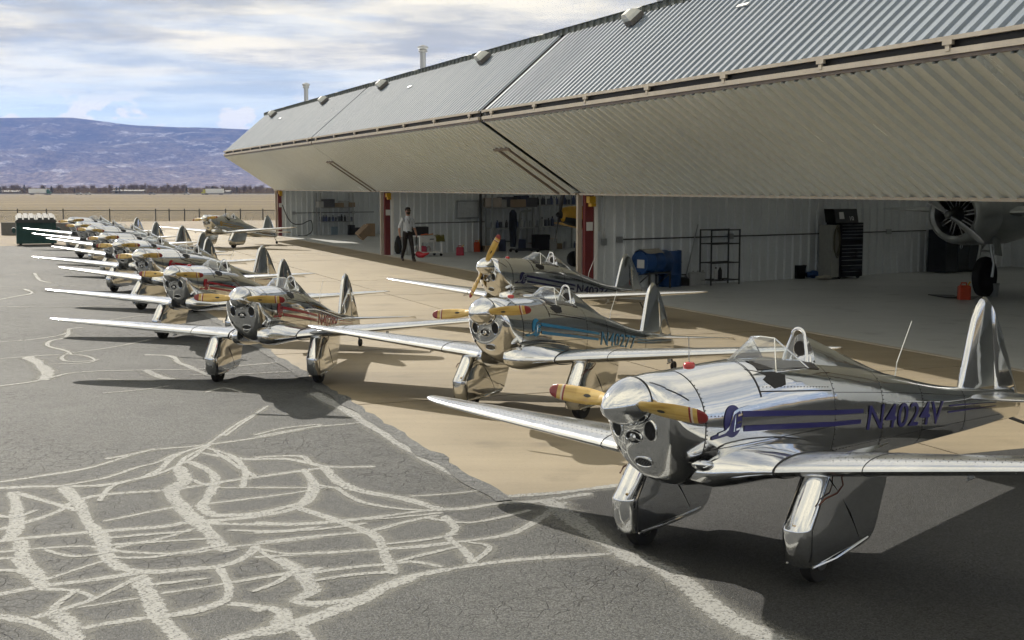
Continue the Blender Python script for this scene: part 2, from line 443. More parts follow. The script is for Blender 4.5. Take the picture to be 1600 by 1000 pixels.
SEALS = [
 ('A', .05, [(0,315),(200,285),(400,250),(640,180),(860,158),(1130,120),(1389,70)]), ('A', .07, [(-60,345),(150,335),(430,330),(600,300),(700,255),(760,200),(900,155)]),
 ('A', .035, [(900,155),(1010,75),(1140,0)]), ('A', .11, [(60,370),(75,440),(60,520),(35,560)]),
 ('A', .07, [(-60,535),(120,490),(260,440),(330,400),(450,370),(730,350),(960,315),(1150,290),(1389,255)]), ('A', .11, [(280,345),(330,400),(380,480),(440,560),(470,650),(530,690)]),
 ('A', .08, [(530,690),(640,705),(800,695),(960,680),(1060,640),(1100,600)]), ('A', .075, [(-60,580),(200,550),(430,530),(700,510),(820,490),(1020,475),(1200,450),(1300,420),(1360,370),(1365,320),(1325,270)]),
 ('A', .13, [(780,260),(800,310),(740,350),(790,420),(850,480),(910,530),(950,590),(1000,610)]), ('A', .09, [(810,225),(900,260),(935,310),(910,370),(880,420),(920,455),(1000,460),(1200,450)]),
 ('A', .045, [(450,485),(600,455),(750,425)]), ('A', .11, [(90,580),(100,640),(150,720),(180,760)]), ('A', .07, [(-60,815),(180,770),(400,740),(650,700)]),
 ('A', .045, [(-40,625),(150,605),(380,595),(560,620),(800,625),(980,600),(1200,575),(1389,555)]), ('A', .06, [(180,780),(330,790),(400,820),(330,850),(150,905)]),
 ('A', .07, [(-50,890),(120,920),(220,960),(300,1010)]), ('A', .12, [(240,880),(300,930),(330,1010)]), ('A', .12, [(610,740),(650,820),(700,910),(790,1010)]),
 ('A', .07, [(360,950),(560,915),(760,890),(960,840),(1000,780),(960,700)]), ('A', .035, [(700,800),(900,770),(1200,720),(1389,700)]), ('A', .07, [(1000,845),(1150,860),(1220,890),(1200,930)]),
 ('A', .08, [(960,1010),(1180,950),(1389,890)]), ('A', .11, [(1220,650),(1310,720),(1350,790),(1290,830),(1389,850)]), ('A', .06, [(850,490),(1100,500),(1389,495)]),
 ('A', .05, [(500,600),(700,560),(830,520)]), ('A', .045, [(900,410),(1150,380),(1389,345)]), ('A', .035, [(960,340),(1389,340)]), ('A', .06, [(-40,655),(60,650),(110,720)]),
 ('A', .08, [(880,190),(1050,215),(1250,215),(1389,245)]), ('A', .08, [(100,370),(200,400),(330,440)]), ('A', .04, [(200,740),(350,690),(480,650)]), ('A', .03, [(350,860),(600,820)]),
 ('B', .06, [(0,250),(180,245),(240,280),(340,290),(480,288)]), ('B', .08, [(200,310),(230,360),(200,430),(100,460),(0,485)]), ('B', .11, [(280,295),(340,350),(420,385),(520,405),(640,430),(760,465)]),
 ('B', .035, [(0,375),(340,375)]), ('B', .03, [(640,410),(800,400),(930,385)]), ('B', .09, [(180,460),(300,500),(420,540),(490,580),(530,640),(560,720)]),
 ('B', .08, [(0,520),(200,525),(500,495),(700,470),(860,460),(1000,440),(1170,430),(1370,400)]), ('B', .055, [(0,600),(250,575),(460,555),(600,520),(740,490)]),
 ('B', .07, [(0,660),(250,645),(480,630),(640,620),(860,595),(1060,560),(1200,480),(1260,440)]), ('B', .09, [(120,680),(200,740),(240,800),(170,840),(260,850),(420,830),(560,770),(640,740),(800,710)]),
 ('B', .06, [(800,710),(1000,680),(1230,660),(1460,648)]), ('B', .13, [(0,975),(200,925),(400,850),(520,790),(640,745)]), ('B', .05, [(230,725),(420,700),(560,690),(640,680),(760,700)]),
 ('B', .07, [(780,500),(820,540),(790,580),(850,630),(890,680)]), ('B', .08, [(0,880),(60,870),(110,900),(100,940),(180,960),(220,1010)]), ('B', .04, [(0,165),(200,130),(350,115),(500,100)]),
 ('B', .16, [(1200,430),(1300,500),(1420,590),(1500,640),(1579,690)]), ('D', .17, [(130,260),(200,310),(300,340),(400,400),(480,470),(580,540),(760,620)]),
 ('B', .15, [(250,-10),(400,75),(600,195),(760,285),(900,358),(1000,408)]), ('B', .10, [(1010,412),(1200,400),(1370,380),(1540,360)]),
 ('C', .045, [(-40,497),(180,480),(320,455),(350,430),(400,425)]), ('C', .07, [(340,440),(330,470),(250,490),(240,515),(320,535),(345,550)]), ('C', .05, [(345,550),(310,570),(330,590),(440,590),(470,580),(400,560),(250,560),(-40,582)]),
 ('C', .04, [(345,550),(500,530),(620,510),(740,485)]), ('C', .17, [(150,575),(200,610),(240,650),(230,675)]), ('C', .06, [(-40,720),(150,695),(240,675),(400,645),(720,635),(1000,630),(1360,600)]),
 ('C', .04, [(240,605),(420,600),(480,585)]), ('C', .09, [(730,560),(850,565),(900,600),(960,625),(1040,660)]), ('C', .12, [(740,640),(800,670),(860,680)]), ('C', .04, [(-40,155),(180,160),(300,155)]),
 ('C', .1, [(180,160),(200,185),(240,195)]), ('C', .05, [(-40,218),(150,218),(440,210)]), ('C', .1, [(130,235),(160,250),(60,270),(-40,290)]), ('C', .05, [(-40,315),(200,320),(400,318),(620,310)]),
 ('C', .05, [(520,390),(650,370),(740,362)]), ('C', .03, [(520,750),(700,735),(840,715)]), ('C', .04, [(1040,745),(1120,725),(1200,745)]), ('C', .03, [(500,680),(620,685),(780,690)]),
 ('C', .035, [(1130,960),(1230,890),(1330,820)]), ('C', .05, [(1280,960),(1430,925),(1600,908)]), ('C', .05, [(960,660),(1200,655),(1500,640)]),
 ('A', .05, [(900,160),(820,220),(690,280),(560,310),(430,335)]),
 ('A', .06, [(890,165),(800,215),(770,262)]),
 ('A', .06, [(900,170),(1000,200),(1060,260),(1055,330)]),
 ('A', .05, [(930,180),(1020,240),(1100,290)]),
 ('A', .045, [(750,200),(680,232),(600,252),(450,300),(250,335)]),
 ('A', .06, [(660,175),(600,190),(470,215)]),
 ('A', .05, [(-40,455),(60,470),(150,440)]),
 ('A', .05, [(480,590),(700,575),(950,560)]),
 ('A', .045, [(200,612),(330,640),(480,618)]),
 ('A', .05, [(500,645),(640,645),(800,622),(980,588)]),
 ('A', .05, [(640,765),(900,735)]),
 ('A', .05, [(1010,755),(1200,722),(1389,690)]),
 ('A', .05, [(1000,525),(1200,530),(1389,512)]),
 ('A', .05, [(1100,600),(1250,628),(1389,622)]),
 ('A', .05, [(420,820),(520,770),(620,725)]),
 ('A', .05, [(-40,700),(80,705),(150,735)]),
 ('A', .06, [(330,790),(250,850),(240,880)]),
 ('A', .05, [(700,905),(860,880),(960,845)]),
 ('A', .05, [(820,300),(900,330),(960,318)]),
 ('A', .05, [(470,560),(640,545),(820,530)]),
 ('A', .06, [(1180,960),(1250,930),(1240,880)]),
 ('A', .05, [(440,390),(480,340),(560,312)]),
 ('B', .05, [(440,505),(560,500),(760,480)]),
 ('B', .05, [(500,612),(700,590),(820,568)]),
 ('B', .045, [(580,680),(700,650),(820,622)]),
 ('B', .05, [(0,562),(250,548),(450,522)]),
 ('B', .05, [(240,760),(400,735),(540,725)]),
 ('B', .05, [(340,380),(420,430),(560,460),(700,470)]),
 ('B', .05, [(230,360),(340,380)]),
 ('B', .05, [(860,600),(960,620),(890,680)]),
 ('B', .05, [(700,500),(860,520),(1000,500),(1120,470)]),
 ('B', .05, [(0,800),(100,760),(160,710)]),
 ('B', .05, [(30,640),(90,680),(180,720)]),
]
def catmull(P, n=6):
    out = []
    for i in range(len(P) - 1):
        p0 = P[max(i - 1, 0)]; p1 = P[i]; p2 = P[i + 1]; p3 = P[min(i + 2, len(P) - 1)]
        for k in range(n):
            t = k / n
            out.append(0.5 * ((2 * p1) + (p2 - p0) * t + (2 * p0 - 5 * p1 + 4 * p2 - p3) * t * t + (3 * p1 - p0 - 3 * p2 + p3) * t ** 3))
    out.append(P[-1]); return out
rs = random.Random(3)
for idx, (reg, w, pl) in enumerate(SEALS):
    ox, oy, k = REG[reg]
    ex = lambda a, b: (a[0] + (a[0] - b[0]) * 14 / max(1, math.hypot(a[0] - b[0], a[1] - b[1])), a[1] + (a[1] - b[1]) * 14 / max(1, math.hypot(a[0] - b[0], a[1] - b[1])))
    pl = [ex(pl[0], pl[1])] + pl[1:-1] + [ex(pl[-1], pl[-2])]
    pts = catmull([G(ox + a / k, oy + b / k) for a, b in pl], 14)
    L = []; Rr = []
    for i, p in enumerate(pts):
        d = (pts[min(i + 1, len(pts) - 1)] - pts[max(i - 1, 0)]); d.z = 0
        d.normalize(); nrm = Vector((-d.y, d.x, 0))
        e = min(i, len(pts) - 1 - i); tp = min(1.0, 0.7 + e * 0.1)
        wl = w * 0.47 * tp * (1 + 0.55 * noise.noise(p * 2.1)) + 0.003 * rs.uniform(-1, 1); wr = w * 0.47 * tp * (1 + 0.55 * noise.noise(p * 1.9 + Vector((9, 4, 1)))) + 0.003 * rs.uniform(-1, 1)
        z = 0.0024 + 0.00003 * idx
        L.append(Vector((p.x, p.y, z)) + nrm * max(wl, 0.012)); Rr.append(Vector((p.x, p.y, z)) - nrm * max(wr, 0.012))
    n = len(pts); mid = [(a + b) / 2 for a, b in zip(L, Rr)]
    band('crack_seal', [m_ + (a - m_) * 1.35 for a, m_ in zip(L, mid)], [m_ + (a - m_) * 1.35 for a, m_ in zip(Rr, mid)], M_seal, asph)
    q = MB(); W2 = []; W3 = []
    for i in range(n):
        c = (L[i] + Rr[i]) / 2; h_ = (L[i] - Rr[i]); hn = h_.normalized(); ww = h_.length * (.9 + .5 * noise.noise(c * 1.3)) + .05
        W2.append(Vector((c.x, c.y, .0020 + .000002 * idx)) + hn * ww); W3.append(Vector((c.x, c.y, .0020 + .000002 * idx)) - hn * ww)
    band('sealant_smear', W2, W3, M_smear, asph)

q = MB(); n_ = 260; A_ = []; B_ = []
for i in range(n_ + 1):
    sE = -18.1 + 48 * i / n_; A_.append(hp(sE, -9.0 + .05 + .07 * noise.noise(Vector((sE * 2.3, 0, 0))) + .03 * rs.uniform(-1, 1), .0085)); B_.append(hp(sE, -9.0 - .10 + .10 * noise.noise(Vector((sE * 1.7, 5, 0))), .0085))
q.add(A_ + B_, [(i, i + 1, n_ + 2 + i, n_ + 1 + i) for i in range(n_)])
q.build('joint_grit', asphalt_mat('grit_along_the_joint', 0.95), asph)
# ------------------------------------------------------------------ far country: hills, road, trees, fence
def hill_mat():
    m = bpy.data.materials.new('wooded_hillside'); m.use_nodes = True
    nt = m.node_tree; b = nt.nodes['Principled BSDF']
    t = N(nt, 'ShaderNodeTexCoord'); P = t.outputs['Object']
    a = N(nt, 'ShaderNodeTexNoise', {'Vector': P, 'Scale': 0.004, 'Detail': 10.0, 'Roughness': 0.65})
    f = N(nt, 'ShaderNodeTexNoise', {'Vector': P, 'Scale': 0.03, 'Detail': 8.0, 'Roughness': 0.75})
    g = N(nt, 'ShaderNodeNewGeometry'); z = N(nt, 'ShaderNodeSeparateXYZ', {0: g.outputs['Position']}).outputs[2]
    low = ramp(nt, math_n(nt, 'DIVIDE', z, 420.0), [(0.0, 1.0), (0.35, 0.45), (0.6, 0.0)])
    c = mixc(nt, ramp(nt, a.outputs[0], [(0.4, 0.0), (0.6, 1.0)]), (0.022, 0.028, 0.028), (0.105, 0.092, 0.072))
    c = mixc(nt, math_n(nt, 'MULTIPLY', low, ramp(nt, f.outputs[0], [(0.3, 0.2), (0.6, 1.0)])), c, (0.22, 0.17, 0.13))
    c = mixc(nt, 0.9, c, ramp(nt, f.outputs[0], [(0.3, 0.25), (0.7, 1.9)]), 'MULTIPLY')  # forest and brown mottling, contrast raised in place of relief shading
    mp = N(nt, 'ShaderNodeMapping', {'Vector': P, 'Scale': (0.0055, 0.006, 0.018)})
    sn = N(nt, 'ShaderNodeTexNoise', {'Vector': mp.outputs[0], 'Scale': 1.0, 'Detail': 9.0, 'Roughness': 0.62})
    snow = math_n(nt, 'MULTIPLY', ramp(nt, sn.outputs[0], [(0.55, 0.0), (0.63, 1.0)]), ramp(nt, f.outputs[0], [(0.42, 0.0), (0.56, 1.0)]))
    c = mixc(nt, math_n(nt, 'MULTIPLY', snow, 0.6), c, (0.55, 0.55, 0.58))
    nt.links.new(c, b.inputs['Base Color']); b.inputs['Roughness'].default_value = 0.95
    b.inputs['Specular IOR Level'].default_value = 0.0
    return m
NX, NY = 190, 60
vs = []; fs = []
def crest(x):
    u = 800 + 2000 * x / 8000.0
    if u < 120: y = 185
    elif u < 210: y = 185 + (u - 120) / 90 * 11
    else: y = 196 + min(1, (u - 210) / 200) * 8
    base = (291 - y) / 2000 * 8000
    return base + 6 * noise.noise(Vector((x * 0.002, 3, 1)))
for j in range(NY + 1):
    for i in range(NX + 1):
        x = -9500 + 14500 * i / NX; v = j / NY; y = 5600 + 3000 * v
        c = crest(x)
        prof = (0.0 if v < 0 else min(1.0, v / 0.8))
        z = c * (0.42 * prof ** 0.9 + 0.58 * (max(0, prof - 0.25) / 0.75) ** 1.7)
        amp = 150 * math.sin(math.pi * min(1, v / 0.82)) if v < 0.82 else 0
        q = Vector((x * 0.0011, y * 0.0011, 0.3))
        z += amp * (noise.fractal(q, 0.9, 2.1, 6) * 0.75 - 0.1)
        z += amp * 0.35 * (1 - abs(noise.noise(q * 3.3)) * 2)
        if v >= 0.8: z = min(z, c)
        vs.append((x, y, max(z, -4.0) if j else -4.0))
for j in range(NY):
    for i in range(NX):
        a = j * (NX + 1) + i; fs.append((a, a + 1, a + NX + 2, a + NX + 1))
mb = MB(); mb.add(vs, fs)
hills = tag(mb.build('mesa_hills', hill_mat(), smooth=60), 'long flat-topped mesa with patches of snow', kind='structure')
rd = MB(); zr = terrain_z(840, 0) + 0.05
M_road = concrete_mat('pale_highway', (0.26, 0.25, 0.24), (0.34, 0.33, 0.32), 0.85, False)
rd.add([(-700, 835, zr), (500, 835, zr), (500, 856, zr), (-700, 856, zr)], [(0, 1, 2, 3)])
rd.build('highway', M_road); tag(bpy.data.objects['highway'], 'pale highway across the plain', kind='structure')
guard = MB()
for i in range(120): guard.box((-640 + i * 6, 832, zr + .4), (.15, .15, .8))
guard.box((-283, 831.8, zr + .75), (716, .1, .28))
tag(guard.build('guard_rail', M_steel), 'low steel guard rail along the far highway', 'guard rail')

M_bark = pmat('grey_bark', (0.16, 0.125, 0.095), 0.9, var=0.3)
M_twig = pmat('bare_twigs', (0.17, 0.13, 0.10), 0.95, var=0.35, vscale=0.6)
M_twig2 = pmat('dry_brush', (0.20, 0.15, 0.10), 0.95, var=0.35, vscale=0.6)
M_fir = pmat('evergreen_needles', (0.035, 0.05, 0.035), 0.9, var=0.4, vscale=0.8)
def bare_tree(seed, h, w):
    r = random.Random(seed); tr = MB(); cr = MB()
    tr.tube([(0, 0, 0), (.1 * r.uniform(-1, 1), 0, h * .3), (.3 * r.uniform(-1, 1), .2, h * .6)], [h * .03, h * .022, h * .012], 6)
    for i in range(int(70)):
        a = r.uniform(0, 6.28); el = r.uniform(.35, 1.35); z0 = h * r.uniform(.15, .6)
        L = h * r.uniform(.3, .5); p0 = Vector((0, 0, z0))
        p1 = p0 + Vector((math.cos(a) * math.cos(el) * L * w, math.sin(a) * math.cos(el) * L * w, math.sin(el) * L * .8))
        if i < 16: tr.tube([p0, (p0 + p1) / 2 + Vector((0, 0, L * .05)), p1], [h * .011, h * .007, h * .003], 4)
        for k in range(16):
            t = r.uniform(.35, 1.1); c = p0.lerp(p1, t) + Vector((r.gauss(0, 1), r.gauss(0, 1), r.gauss(0, .8))) * h * .06
            d = Vector((r.gauss(0, 1), r.gauss(0, 1), r.gauss(.5, .8))).normalized() * h * r.uniform(.05, .10); s_ = d.cross(Vector((r.gauss(0, 1), r.gauss(0, 1), r.gauss(0, 1)))).normalized() * h * .013
            cr.add([c - s_, c + s_, c + d], [(0, 1, 2)])
    return tr.mesh('trunk', M_bark), cr.mesh('crown', M_twig)
def fir_tree(seed, h, w):
    r = random.Random(seed); tr = MB(); cr = MB()
    tr.tube([(0, 0, 0), (0, 0, h * .9)], [h * .025, h * .005], 6)
    for i in range(1100):
        t = r.random() ** .8; z = h * (.06 + .94 * t); rad = w * h * (1 - t) ** .75 * r.uniform(.35, 1.08) * (.8 + .3 * math.sin(t * 19))
        a = r.uniform(0, 6.28); c = Vector((math.cos(a) * rad, math.sin(a) * rad, z))
        d = Vector((math.cos(a), math.sin(a), r.uniform(-.5, .5))) * h * r.uniform(.04, .075); s_ = Vector((-math.sin(a), math.cos(a), r.uniform(-.4, .4))) * h * .025
        cr.add([c - s_, c + s_, c + d], [(0, 1, 2)])
    return tr.mesh('trunk', M_bark), cr.mesh('crown', M_fir)
bares = [bare_tree(i, 7.0, (.75, .95, .85, 1.1)[i]) for i in range(4)]
firs = [fir_tree(20 + i, 6.0, (.2, .3)[i]) for i in range(2)]
def tree(name, meshes, x, y, sc, rz, label, group):
    t = thing(name, label, 'tree', (x, y, terrain_z(x, y) - .05), rz, group); t.scale = (sc, sc, sc)
    link('trunk', meshes[0], t); link('crown', meshes[1], t)
rt = random.Random(11)
for i in range(84):
    u = -60 + i * 6.3 + rt.uniform(-3, 3); y = rt.uniform(900, 1020); x = (u - 800) / 2000 * y
    sc = rt.uniform(.6, 1.1)
    if 100 < u < 300: sc *= 1.15
    tree('bare_tree', bares[i % 4], x, y, sc, rt.uniform(0, 6), 'leafless grey-brown tree in the tree line beyond the highway', 'leafless trees beyond the highway')
for i, u in enumerate((5, 42, 72, 84, 120, 185, 190, 294, 322, 334, 352, 372)):
    y = rt.uniform(885, 900); x = (u - 800) / 2000 * y
    tree('evergreen_tree', firs[i % 2], x, y, rt.uniform(.7, 1.0) * (1.4 if u == 42 else 1), rt.uniform(0, 6), 'small dark evergreen in the tree line beyond the highway', 'dark evergreens beyond the highway')
tree('bare_tree', bares[1], (274 - 800) / 2000 * 800, 800, .85, 1.0, 'lone leafless tree standing on the near side of the highway', None)
br = MB(); rb = random.Random(5)
for i in range(15000):
    y = rb.uniform(880, 1060); u = rb.uniform(-120, 520); x = (u - 800) / 2000 * y
    c = Vector((x, y, terrain_z(x, y) + rb.random() ** 1.5 * 3.8)); d = Vector((rb.gauss(0, .6), rb.gauss(0, .5), rb.uniform(.3, 1.1))) * 1.1; s_ = Vector((rb.uniform(.12, .4), 0, 0))
    br.add([c - s_, c + s_, c + d], [(0, 1, 2)])
tag(br.build('far_brushwood', M_twig2), 'low brown brushwood under the far trees', 'brush', kind='stuff')
M_roofg = pmat('pale_shed_roof', (0.22, 0.215, 0.20), .8)
for u, w, h, y in ((205, 22, 3.2, 905), (345, 16, 2.8, 890), (20, 14, 2.6, 910)):
    x = (u - 800) / 2000 * y; z = terrain_z(x, y); t = thing('far_shed', 'long low pale shed at %s of the tree line beyond the highway' % {205: 'the middle', 345: 'the right end', 20: 'the left end'}[u], 'shed', (x, y, z))
    q = MB(); q.box((0, 0, h * .35), (w, 8, h * .7)); q.build('wall', M_roofg, t)
    q = MB(); q.prism([(-w / 2 - .3, -4.4, h * .7), (-w / 2 - .3, 4.4, h * .7), (-w / 2 - .3, 0, h)], (w + .6, 0, 0)); q.build('roof', M_roofg, t)

# vehicles on the highway
def wheel_set(t, xs, half, r):
    for x in xs:
        for sgn in (-1, 1):
            q = MB(); q.lathe([(r * .55, -.12), (r, -.12), (r, .12), (r * .55, .12)], (x, sgn * half, r), 12, 'Y'); q.build('wheel', M_black, t)
def truck(u, label, cabcol, flip):
    y = 845; x = (u - 800) / 2000 * y; t = thing('lorry', label, 'truck', (x, y, zr), math.pi if flip else 0, 'lorries on the far highway')
    q = MB(); q.box((0, 0, 2.55), (11.5, 2.5, 2.7)); q.box((0, 0, 1.05), (11.0, 1.0, .25)); q.build('trailer', M_white, t)
    mc = pmat('cab_' + cabcol, {'green': (.03, .12, .07), 'yellow': (.45, .42, .05)}[cabcol], .35)
    q = MB(); q.prism([(6.1, -1.2, .6), (8.6, -1.2, .6), (8.6, -1.2, 1.7), (7.9, -1.2, 1.9), (7.6, -1.2, 3.3), (6.1, -1.2, 3.5)], (0, 2.4, 0)); q.build('cab', mc, t)
    q = MB(); q.prism([(7.62, -1.22, 2.0), (7.9, -1.22, 2.0), (7.62, -1.22, 3.1)], (0, 2.44, 0)); q.build('cab_window', M_dark, t)
    wheel_set(t, (-4.6, -3.4, 5.0, 6.2, 7.9), 1.1, .5)
truck(63, 'green-cabbed lorry with a white trailer at the left of the highway', 'green', False)
truck(338, 'yellow-cabbed lorry with a white trailer at the right of the highway', 'yellow', True)
for u, col, lab in ((127, (.5, .5, .5), 'silver car on the far highway right of the left lorry'), (141, (.6, .6, .58), 'white van-like car on the far highway, second of the pair right of the lorry'), (240, (.12, .12, .13), 'dark car at the middle of the far highway'), (294, (.55, .55, .56), 'pale car on the far highway left of the yellow-cabbed lorry')):
    y = 842; x = (u - 800) / 2000 * y; t = thing('far_car', lab, 'car', (x, y, zr), 0, 'cars on the far highway')
    q = MB(); q.prism([(-2.2, -.85, .35), (2.2, -.85, .35), (2.25, -.85, .8), (1.3, -.85, .95), (.7, -.85, 1.5), (-1.2, -.85, 1.5), (-2.1, -.85, .95)], (0, 1.7, 0)); q.build('body', pmat('car_%d' % u, col, .3, coat=.5), t)
    q = MB(); q.prism([(1.1, -.87, .98), (.62, -.87, 1.42), (-1.1, -.87, 1.42), (-1.75, -.87, .98)], (0, 1.74, 0)); q.build('window', M_dark, t)
    wheel_set(t, (-1.35, 1.35), .8, .33)

# chain-link fence
M_galv = pmat('galvanised_post', (0.10, 0.10, 0.10), .6, .6)
def link_mat():
    m = bpy.data.materials.new('chain_link_mesh'); m.use_nodes = True
    nt = m.node_tree; nt.nodes.clear(); t = N(nt, 'ShaderNodeTexCoord')
    sp = N(nt, 'ShaderNodeSeparateXYZ', {0: t.outputs['Object']})
    def stripe(sign):
        a = math_n(nt, 'ADD', sp.outputs[0], math_n(nt, 'MULTIPLY', sp.outputs[2], sign))
        fr = math_n(nt, 'FRACT', math_n(nt, 'MULTIPLY', a, 14.0)); return math_n(nt, 'LESS_THAN', fr, 0.10)
    f = math_n(nt, 'MAXIMUM', stripe(1.0), stripe(-1.0))
    tr = N(nt, 'ShaderNodeBsdfTransparent'); df = N(nt, 'ShaderNodeBsdfDiffuse', {'Color': (.16, .16, .155, 1)})
    mx = N(nt, 'ShaderNodeMixShader', {0: f, 1: tr.outputs[0], 2: df.outputs[0]}); N(nt, 'ShaderNodeOutputMaterial', {'Surface': mx.outputs[0]})
    return m
M_link = link_mat()
FY = 95.0; FZ = terrain_z(0, FY) ; FH = 1.13
fx0, fx1 = -52.0, -11.0
fen = thing('chain_link_fence', 'dark chain-link fence along the far edge of the dirt', 'fence', (fx0, FY, FZ))
W = fx1 - fx0
q = MB(); q.add([(0, 0, .03), (W, 0, .03), (W, 0, FH), (0, 0, FH)], [(0, 1, 2, 3)]); q.build('mesh_panel', M_link, fen)
q = MB(); q.tube([(0, 0, FH), (W, 0, FH)], .03, 6); q.build('top_rail', M_galv, fen)
for u in (-190, -120, -60, 0, 30, 75, 101, 173.5, 245, 266, 290, 313, 354, 377, 412, 440, 470):
    x = (u - 800) / 2000 * FY - fx0
    if 0 <= x <= W:
        q = MB(); q.tube([(0, 0, 0), (0, 0, FH + .12)], .045, 8); q.build('post', M_galv, fen, loc=(x, 0, 0))

# ------------------------------------------------------------------ haze over the plain
def haze():
    q = MB(); q.box((0, 0, 235), (24000, 24000, 482))
    m = bpy.data.materials.new('air_haze'); m.use_nodes = True
    nt = m.node_tree; nt.nodes.clear()
    pv = N(nt, 'ShaderNodeVolumePrincipled', {'Color': (0.31, 0.45, 1.0, 1), 'Density': HAZE, 'Anisotropy': 0.25})
    N(nt, 'ShaderNodeOutputMaterial', {'Volume': pv.outputs[0]})
    o = q.build('haze', m); tag(o, 'thin blue haze in the air over the plain', 'haze', kind='stuff')
HAZE = 6.4e-5
haze()

# ================================================================== the hangar (local frame: x = d into the building, y = s along the front)
def sheet_metal(name, c1, c2, rough, metal=0.0, streak=0.0, spec=0.5):
    m = bpy.data.materials.new(name); m.use_nodes = True
    nt = m.node_tree; b = nt.nodes['Principled BSDF']
    t = N(nt, 'ShaderNodeTexCoord'); P = t.outputs['Object']
    mp = N(nt, 'ShaderNodeMapping', {'Vector': P, 'Scale': (.5, 2.5, .5)})
    a = N(nt, 'ShaderNodeTexNoise', {'Vector': mp.outputs[0], 'Scale': 1.0, 'Detail': 7.0, 'Roughness': 0.65})
    f = N(nt, 'ShaderNodeTexNoise', {'Vector': P, 'Scale': 14.0, 'Detail': 5.0, 'Roughness': 0.7})
    c = mixc(nt, ramp(nt, a.outputs[0], [(0.35, 0.0), (0.65, 1.0)]), c1, c2)
    c = mixc(nt, 0.35, c, ramp(nt, f.outputs[0], [(0.3, 0.8), (0.7, 1.1)]), 'MULTIPLY')
    nt.links.new(c, b.inputs['Base Color'])
    nt.links.new(math_n(nt, 'ADD', math_n(nt, 'MULTIPLY', a.outputs[0], 0.2), rough - 0.1), b.inputs['Roughness'])
    b.inputs['Metallic'].default_value = metal
    b.inputs['Specular IOR Level'].default_value = spec
    return m
M_door = sheet_metal('beige_door_sheet', (0.62, 0.645, 0.62), (0.72, 0.745, 0.72), 0.30)
M_lower = sheet_metal('beige_door_sheet_lower', (0.74, 0.80, 0.80), (0.78, 0.84, 0.84), 0.24, 0.1, 0, 0.8)
M_upper = sheet_metal('door_sheet_sky_tint', (0.19, 0.225, 0.27), (0.25, 0.29, 0.34), 0.62, 0.0, 0, 0.12)  # same beige door; sky reflection on the upper leaf put into the colour
M_trim = sheet_metal('tan_door_trim', (0.42, 0.37, 0.30), (0.50, 0.45, 0.37), 0.5)
M_btrim = sheet_metal('brown_trim', (0.16, 0.125, 0.105), (0.22, 0.18, 0.15), 0.5)
M_gtrim = sheet_metal('dark_green_eave_trim', (0.06, 0.075, 0.065), (0.09, 0.105, 0.09), 0.5)
M_wall = sheet_metal('white_wall_sheet', (0.72, 0.75, 0.76), (0.80, 0.83, 0.84), 0.45)
M_redcol = sheet_metal('oxide_red_column', (0.13, 0.018, 0.02), (0.18, 0.03, 0.03), 0.5)
M_yel = pmat('yellow_bracket', (0.55, 0.32, 0.01), 0.45)
M_cond = pmat('dark_conduit', (0.05, 0.05, 0.05), 0.5)
M_paper = pmat('paper_notice', (0.62, 0.62, 0.60), 0.8)
M_lens = pmat('frosted_lamp_lens', (0.72, 0.72, 0.68), 0.25, var=.1)
M_bronze = pmat('bronze_lamp_body', (0.12, 0.11, 0.10), 0.5)

hang = thing('hangar', 'long metal hangar with beige bifold doors folded up open', 'hangar', tuple(HO), HROT)
Lp = lambda s, d, z=0.0: Vector((d, s, z))

def corr(p0, along, length, slope, height, nrm, pitch=0.33, depth=0.035, duty=(0.36, 0.10), two=True, thick=0.10, phase=0.0):
    """ribbed sheet: ribs run along 'slope', repeat along 'along'"""
    p0 = Vector(p0); al = Vector(along).normalized(); sl = Vector(slope).normalized(); nv = Vector(nrm).normalized()
    prof = [(0.0, 0.0)]; x = phase * pitch
    flat = pitch * (1 - duty[0] - 2 * duty[1])
    while x + pitch <= length + 1e-6:
        a = x + flat / 2
        prof += [(a, 0.0), (a + duty[1] * pitch, depth), (a + (duty[1] + duty[0]) * pitch, depth), (a + (2 * duty[1] + duty[0]) * pitch, 0.0)]
        x += pitch
    prof.append((length, 0.0))
    q = MB(); n = len(prof)
    for k in range(2):
        q.v += [tuple(p0 + al * a + nv * h + sl * (height * k)) for a, h in prof]
    q.f = [(i, i + 1, n + i + 1, n + i) for i in range(n - 1)]; q.m = [0] * len(q.f)
    if two:
        b0 = p0 - nv * thick
        q.add([b0, b0 + al * length, b0 + al * length + sl * height, b0 + sl * height], [(0, 1, 2, 3)])
    return q

